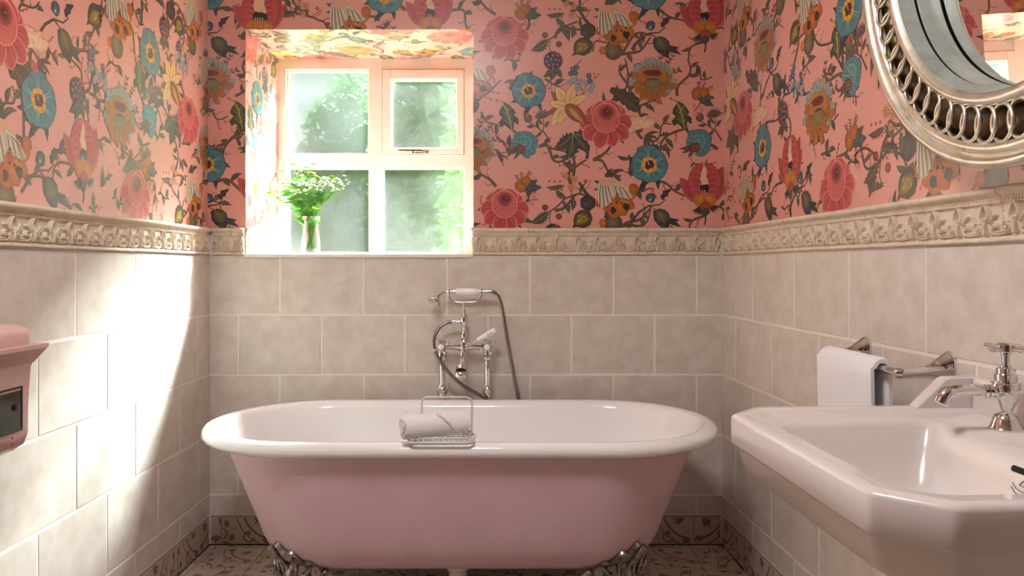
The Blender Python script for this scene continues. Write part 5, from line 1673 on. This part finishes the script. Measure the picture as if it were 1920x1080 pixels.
# ------------------------------------------------------------------ old pink metal box on the left wall
YBX = 1.66
Xm = frame_matrix((xl_wall(YBX, .0125), YBX, 0), (-.01053, 1, 0))
BOX = empty('wall_box', Xm @ Matrix.Translation((0, 0, .690)))
tag(BOX, 'pink painted cast metal box with a small glazed window on the left wall', 'wall box')
M_BOXP = mat('pink_box_paint', '#d3aca8', .32, noise=(40, '#c9a09b', 5), bump=(120, .12, .002), coat=.2)
WB, DB = .30, .115            # width along the wall, depth; local x: 0 is the far edge, runs to -WB
def sect(x0, x1, d, z, r_=.012):
    return [(p.x, p.y, z) for p in round_poly([Vector((x0, 0, 0)), Vector((x0, -d, 0)), Vector((x1, -d, 0)), Vector((x1, 0, 0))], [.001, r_, r_, .001])]
z0 = 0.0
b = MB()   # lower body with a tapering waist
b.loft([sect(-WB + .02, -.014, DB - .02, .000, .016), sect(-WB + .008, -.004, DB - .006, .012, .014), sect(-WB + .002, -.001, DB, .035), sect(-WB, .0, DB, .10), sect(-WB - .004, .004, DB + .003, .178), sect(-WB - .006, .006, DB + .006, .186)], True, True)
b.build('body', M_BOXP, BOX, angle=40)
b = MB()   # flared cornice
b.loft([sect(-WB - .006, .006, DB + .006, .186, .006), sect(-WB - .022, .024, DB + .024, .216, .004), sect(-WB - .024, .026, DB + .026, .218, .003), sect(-WB - .024, .026, DB + .026, .226, .003)], True, True)
b.build('cornice', M_BOXP, BOX, angle=30)
b = MB()   # domed lid
b.loft([sect(-WB, .004, DB + .004, .226, .02), sect(-WB, .004, DB + .004, .250, .02), sect(-WB + .004, .000, DB, .262, .02), sect(-WB + .016, -.012, DB - .012, .270, .018), sect(-WB + .04, -.04, DB - .04, .272, .01)], True, True)
b.build('lid', M_BOXP, BOX, angle=60)
b = MB(); rim(b, -.200, -.030, .045, .140, .005, -DB - .003, -DB + .002); b.build('window_frame', mat('dark_frame', '#2d2a26', .4), BOX, smooth=False, bevel=.0015)
b = MB(); b.box(-.195, -.035, -DB - .0012, -DB + .001, .050, .135); b.build('window_pane', mat('dark_glass', '#4a382b', .08, noise=(9, '#1f3a30', 3)), BOX, smooth=False)
b = MB(); b.box(-.062, -.050, -DB - .006, -DB - .001, .092, .104); b.build('latch', mat('latch_metal', '#1a1816', .4), BOX, smooth=False, bevel=.002)
M_RIVET = mat('rivet', '#6d4540', .5)
for k in range(3):
    b = MB(); b.ball((-.062, -DB - .0002, .006 + .012 * k + .004), .0022, .0012, .0022, 8, 5); b.build('rivet', M_RIVET, BOX)

# ------------------------------------------------------------------ vase with flowers on the sill
VY = 3.235
vp = px(583, 477, VY)
VASE = empty('vase', Matrix.Translation((vp.x, VY, SILLZ)))
tag(VASE, 'clear glass vase of water on the window sill', 'vase')
def thin_glass(name, tint, refl):
    m = bpy.data.materials.new(name); m.use_nodes = True
    N, L = m.node_tree.nodes, m.node_tree.links
    N.remove(N['Principled BSDF'])
    lw = N.new('ShaderNodeLayerWeight'); lw.inputs[0].default_value = .25
    mr = N.new('ShaderNodeMapRange'); mr.inputs[3].default_value = refl; mr.inputs[4].default_value = .75
    L.new(lw.outputs['Facing'], mr.inputs[0])
    t = N.new('ShaderNodeBsdfTransparent'); t.inputs[0].default_value = (*tint, 1)
    g = N.new('ShaderNodeBsdfGlossy'); g.inputs['Roughness'].default_value = .02
    x = N.new('ShaderNodeMixShader'); L.new(mr.outputs[0], x.inputs[0]); L.new(t.outputs[0], x.inputs[1]); L.new(g.outputs[0], x.inputs[2])
    L.new(x.outputs[0], N['Material Output'].inputs[0])
    return m
M_GLASS = thin_glass('clear_glass', (.97, .985, .98), .03)
M_WATER = thin_glass('water', (.95, .98, .95), .02)
vs_h = .162
prof = [(.030, .0), (.0375, .004), (.0400, .03), (.0385, .065), (.0330, .098), (.0315, .115), (.0345, .140), (.0410, vs_h)]
ins = [(r_ - .0022, max(z, .008)) for r_, z in prof]
b = MB(); b.lathe(prof + [(.0400, vs_h + .0012)] + ins[::-1], 32, None, True, True); b.build('glass_body', M_GLASS, VASE, angle=60)
b = MB(); b.lathe([(.0270, .0085), (.0350, .0092), (.0374, .03), (.0359, .065), (.0304, .098), (.0302, .100)], 28); b.build('water', M_WATER, VASE, angle=60)

def sprig_mat(n, c, rough=.6):
    m = mat(n, c, rough, spec=.3)
    bs = m.node_tree.nodes['Principled BSDF']
    N, L = m.node_tree.nodes, m.node_tree.links
    tl = N.new('ShaderNodeBsdfTranslucent'); tl.inputs[0].default_value = (*[min(1, q * 1.5) for q in lin(c)], 1)
    mx = N.new('ShaderNodeMixShader'); mx.inputs[0].default_value = .25
    L.new(bs.outputs[0], mx.inputs[1]); L.new(tl.outputs[0], mx.inputs[2]); L.new(mx.outputs[0], N['Material Output'].inputs[0])
    return m
M_STEM = sprig_mat('green_stem', '#4f7a2a'); M_LEAFG = sprig_mat('green_leaf', '#3a6e20'); M_FERN = sprig_mat('sage_leaf', '#5f7d48')
M_MUM = sprig_mat('green_bloom', '#6f9a28'); M_GYP = sprig_mat('white_bloom', '#f4f4ee'); M_SEED = sprig_mat('brown_seed', '#7d6a4a')
fr = random.Random(17)
def leaf_blade(b, p, d, ln, w, up=None):
    up = up or Vector((fr.uniform(-.5, .5), -1, fr.uniform(-.2, .7)))
    d = d.normalized(); sd = d.cross(up); sd = sd.normalized() if sd.length > .05 else Vector((1, 0, 0)); nm = sd.cross(d)
    n = 6; rows = []
    for i in range(n + 1):
        t = i / n; c = p + d * (ln * t) - Vector((0, 0, 1)) * (.22 * ln * t * t)
        ww = w * .5 * math.sin(math.pi * min(.98, .06 + .94 * t) ** .85)
        rows.append((c - sd * ww + nm * (.12 * ww), c, c + sd * ww + nm * (.12 * ww)))
    V = [q for r_ in rows for q in r_]; Fc = []
    for i in range(n):
        k = 3 * i; Fc += [(k, k + 1, k + 4, k + 3), (k + 1, k + 2, k + 5, k + 4)]
    b.add(V, Fc)
def stem_path(tx, tz, ty=0.0, a=None):
    """from inside the vase to a tip given in vase-local coordinates"""
    a = fr.uniform(0, 6.28) if a is None else a
    base = Vector((.018 * math.cos(a) - tx * .10, .018 * math.sin(a), .012)); neck = Vector((tx * .12, ty * .15, .115))
    return spline([base, neck, Vector((tx * .45, ty * .5, .115 + (tz - .115) * .55)), Vector((tx, ty, tz))], 18)
def fl(x, y, dy=0.0):   # photo pixel to vase-local coordinates
    v = px(x, y, VY + dy) - VASE.location; return v
VASE_LOC = Vector((vp.x, VY, SILLZ)); VASE.location = VASE_LOC
def flower(name, label, x, y, dy, build, cat='flower', group=None):
    tip = fl(x, y, dy)
    root = empty(name, Matrix.Translation(VASE_LOC)); tag(root, label, cat, group)
    path = stem_path(tip.x, tip.z, tip.y)
    b = MB(); b.tube(path, [.0014 - .0006 * k / len(path) for k in range(len(path))], 6); b.build('stem', M_STEM, root)
    build(root, tip, path)
def mum(root, tip, path):
    b = MB()
    for ring, (n, r_, zz) in enumerate(((20, .0190, -.003), (17, .0160, .003), (12, .011, .007), (6, .006, .010))):
        for k in range(n):
            a = 2 * math.pi * k / n + ring * .3
            d = Vector((math.cos(a), math.sin(a), .25 + .5 * ring * .4))
            p = tip + Vector((.002 * math.cos(a), .002 * math.sin(a), zz * .6))
            leaf_blade(b, p, d, r_, .0065)
    b.ball(tip + Vector((0, 0, .002)), .013, .013, .009, 12, 7)
    b.build('blossom', M_MUM, root)
    for t in (8, 11):
        b = MB(); leaf_blade(b, path[t], Vector((fr.uniform(-1, 1), fr.uniform(-1, .3), .5)), .035, .012); b.build('leaf', M_LEAFG, root)
def gyp(root, tip, path):
    b = MB(); bs_ = MB()
    p0 = path[10]
    for k in range(15):
        q = tip + Vector((fr.gauss(0, .017), fr.gauss(0, .014), fr.gauss(0, .014)))
        bs_.tube([p0.lerp(tip, .3), p0.lerp(q, .7), q], .0006, 4)
        for a in range(5):
            e = Vector((math.cos(a * 1.257), math.sin(a * 1.257), .3)) * .0028
            b.ball(q + e, .0026, .0026, .0022, 6, 4)
    bs_.build('branchlets', M_STEM, root); b.build('blossom', M_GYP, root)
def fern(root, tip, path):
    for k in range(6, len(path), 1):
        p = path[k]; ln = .022 * (1.15 - k / len(path))
        b = MB()
        for s_ in (-1, 1):
            leaf_blade(b, p, Vector((s_ * 1.0, fr.uniform(-.5, .5), .55)), ln + .012, .008)
        b.build('leaflet', M_FERN if k % 3 else M_LEAFG, root)
def leafy(root, tip, path):
    for k in range(7, len(path), 1):
        p = path[k]; b = MB()
        leaf_blade(b, p, Vector((fr.choice((-1, 1)), fr.uniform(-.8, .5), fr.uniform(.1, .8))), fr.uniform(.036, .056), fr.uniform(.013, .018)); b.build('leaf', M_LEAFG, root)
def seed(root, tip, path):
    for k in range(10):
        b = MB(); b.ball(tip + Vector((fr.gauss(0, .007), fr.gauss(0, .006), fr.uniform(-.03, .004))), .0032, .0032, .004, 7, 5); b.build('seed_head', M_SEED, root)
for (x, y, dy), lab in zip(((584, 327, .0), (621, 334, -.01), (597, 336, -.02), (593, 389, -.05)),
                           ('green button chrysanthemum highest in the glass vase', 'green button chrysanthemum at the right of the glass vase bouquet', 'green button chrysanthemum in the middle of the vase bouquet', 'green button chrysanthemum hanging lowest over the vase rim')):
    flower('chrysanthemum', lab, x, y, dy, mum, 'flower', 'green chrysanthemums in the vase')
for x, y, dy in ((570, 345, -.02), (588, 352, -.04), (604, 345, -.03), (612, 352, .0), (632, 344, .01), (641, 340, .02), (566, 360, .0), (580, 338, .02), (598, 360, .02), (577, 352, -.05), (608, 338, -.02), (622, 349, -.03)):
    flower('white_gypsophila', 'sprig of tiny white filler blossom in the vase bouquet', x, y, dy, gyp, 'flower', 'white filler sprigs in the vase')
for x, y, dy in ((528, 322, .0), (548, 309, .03), (588, 308, .02), (506, 362, -.02), (533, 345, -.04), (575, 315, -.02), (563, 322, .03)):
    flower('fern_sprig', 'feathery green fern sprig fanning out of the vase', x, y, dy, fern, 'foliage', 'fern sprigs in the vase')
for x, y, dy in ((545, 366, -.05), (555, 350, -.02), (565, 335, .0), (607, 368, -.03), (575, 368, -.06), (590, 345, .03), (540, 352, .0)):
    flower('leafy_stem', 'stem of broad bright green leaves in the vase', x, y, dy, leafy, 'foliage', 'leafy stems in the vase')
flower('seed_stem', 'brown seed head stem at the right of the vase', 609, 372, -.02, seed, 'foliage')

# ------------------------------------------------------------------ ceiling lamp, added out of view to fill the room with light
LAMP = empty('added_fill_lamp', Matrix.Translation((-.35, .95, CEIL)))
tag(LAMP, 'wide round opal glass lamp added overhead, out of view, as fill light', 'lamp')
b = MB(); b.lathe([(.275, 0), (.275, -.02), (.268, -.03)], 40); b.build('lamp_base', M_CHROME, LAMP)
M_OPAL = mat('opal_glass', '#ffffff', .4, emit=((.99, .98, .975), LAMP_POWER))
b = MB(); b.lathe([(.266, -.028), (.262, -.045), (.235, -.062), (.16, -.075), (.08, -.081), (.005, -.082)], 40); b.build('lamp_shade', M_OPAL, LAMP)

# ------------------------------------------------------------------ garden outside the window
M_GRASS = mat('lawn', '#4a5a34', .9, noise=(3, '#3b4a2a', 5))
b = MB(); b.box(-9, 9, 3.6, 16, -.4, -.2); o = b.build('lawn', M_GRASS, None, smooth=False); tag(o, 'green lawn outside the window', 'lawn', kind='structure')
M_HEDGE = sprig_mat('hedge_leaf', '#35582f'); M_BARK = mat('bark', '#5c4a38', .9)
def leaf_cloud(name, label, cx, cy, cz, rx, ry, rz, n, size, seed_, trunk=True):
    g = random.Random(seed_)
    root = empty(name, Matrix.Translation((cx, cy, -.2))); tag(root, label, 'tree')
    V, Fc = [], []
    for _ in range(n):
        while True:
            p = Vector((g.uniform(-1, 1), g.uniform(-1, 1), g.uniform(-1, 1)))
            if .35 < p.length < 1: break
        c = Vector((p.x * rx, p.y * ry, p.z * rz + cz + .2))
        d = Vector((g.uniform(-1, 1), g.uniform(-1, 1), g.uniform(-1, .4))).normalized(); e = d.orthogonal().normalized(); s_ = size * g.uniform(.6, 1.3)
        k = len(V); V += [c, c + d * s_ * .5 + e * s_ * .28, c + d * s_, c + d * s_ * .5 - e * s_ * .28]; Fc.append((k, k + 1, k + 2, k + 3))
    me = bpy.data.meshes.new('foliage'); me.from_pydata([tuple(v) for v in V], [], Fc); f_ = mesh_obj('foliage', me, M_HEDGE, root); f_['kind'] = 'stuff'
    if trunk:
        b = MB(); b.tube([(0, 0, 0), (.02, .02, cz * .5), (0, 0, cz + .2)], [.05, .04, .02], 8); b.build('trunk', M_BARK, root)
leaf_cloud('garden_tree', 'bushy green tree outside the right hand panes', -.45, 6.0, 1.75, .62, .6, 1.15, 15000, .10, 1)
leaf_cloud('garden_tree', 'pale green bush outside the left hand panes', -1.55, 7.6, 1.5, .66, .6, 1.5, 16000, .10, 2)
leaf_cloud('garden_tree', 'narrow shrub close outside the right edge of the window', -.28, 4.4, 1.2, .13, .2, 1.0, 2500, .06, 3)
def bough():
    root = empty('garden_tree', Matrix.Translation((-.9, 4.15, 2.25))); tag(root, 'slim tree with a leafy branch drooping across the top of the window outside', 'tree')
    g = random.Random(8)
    pts = spline([(-.4, 0, .14), (.0, .02, .08), (.4, .0, .10), (.9, .05, .05)], 24)
    b = MB(); b.tube(pts, .008, 8); b.build('twig', M_BARK, root)
    b = MB(); b.tube(spline([(-1.35, .3, -2.45), (-1.3, .28, -1.0), (-1.15, .2, -.1), (-.7, .05, .16), (-.4, 0, .14)], 24), [.07 - .0025 * k for k in range(25)], 10); b.build('trunk', M_BARK, root)
    for k in range(34):
        p = Vector(pts[g.randrange(len(pts))]); b = MB()
        leaf_blade(b, p, Vector((g.uniform(-.6, .6), g.uniform(-.5, .5), -1)), g.uniform(.07, .13), g.uniform(.05, .075), Vector((0, 1, .2))); b.build('leaf', M_LEAFG, root)
bough()
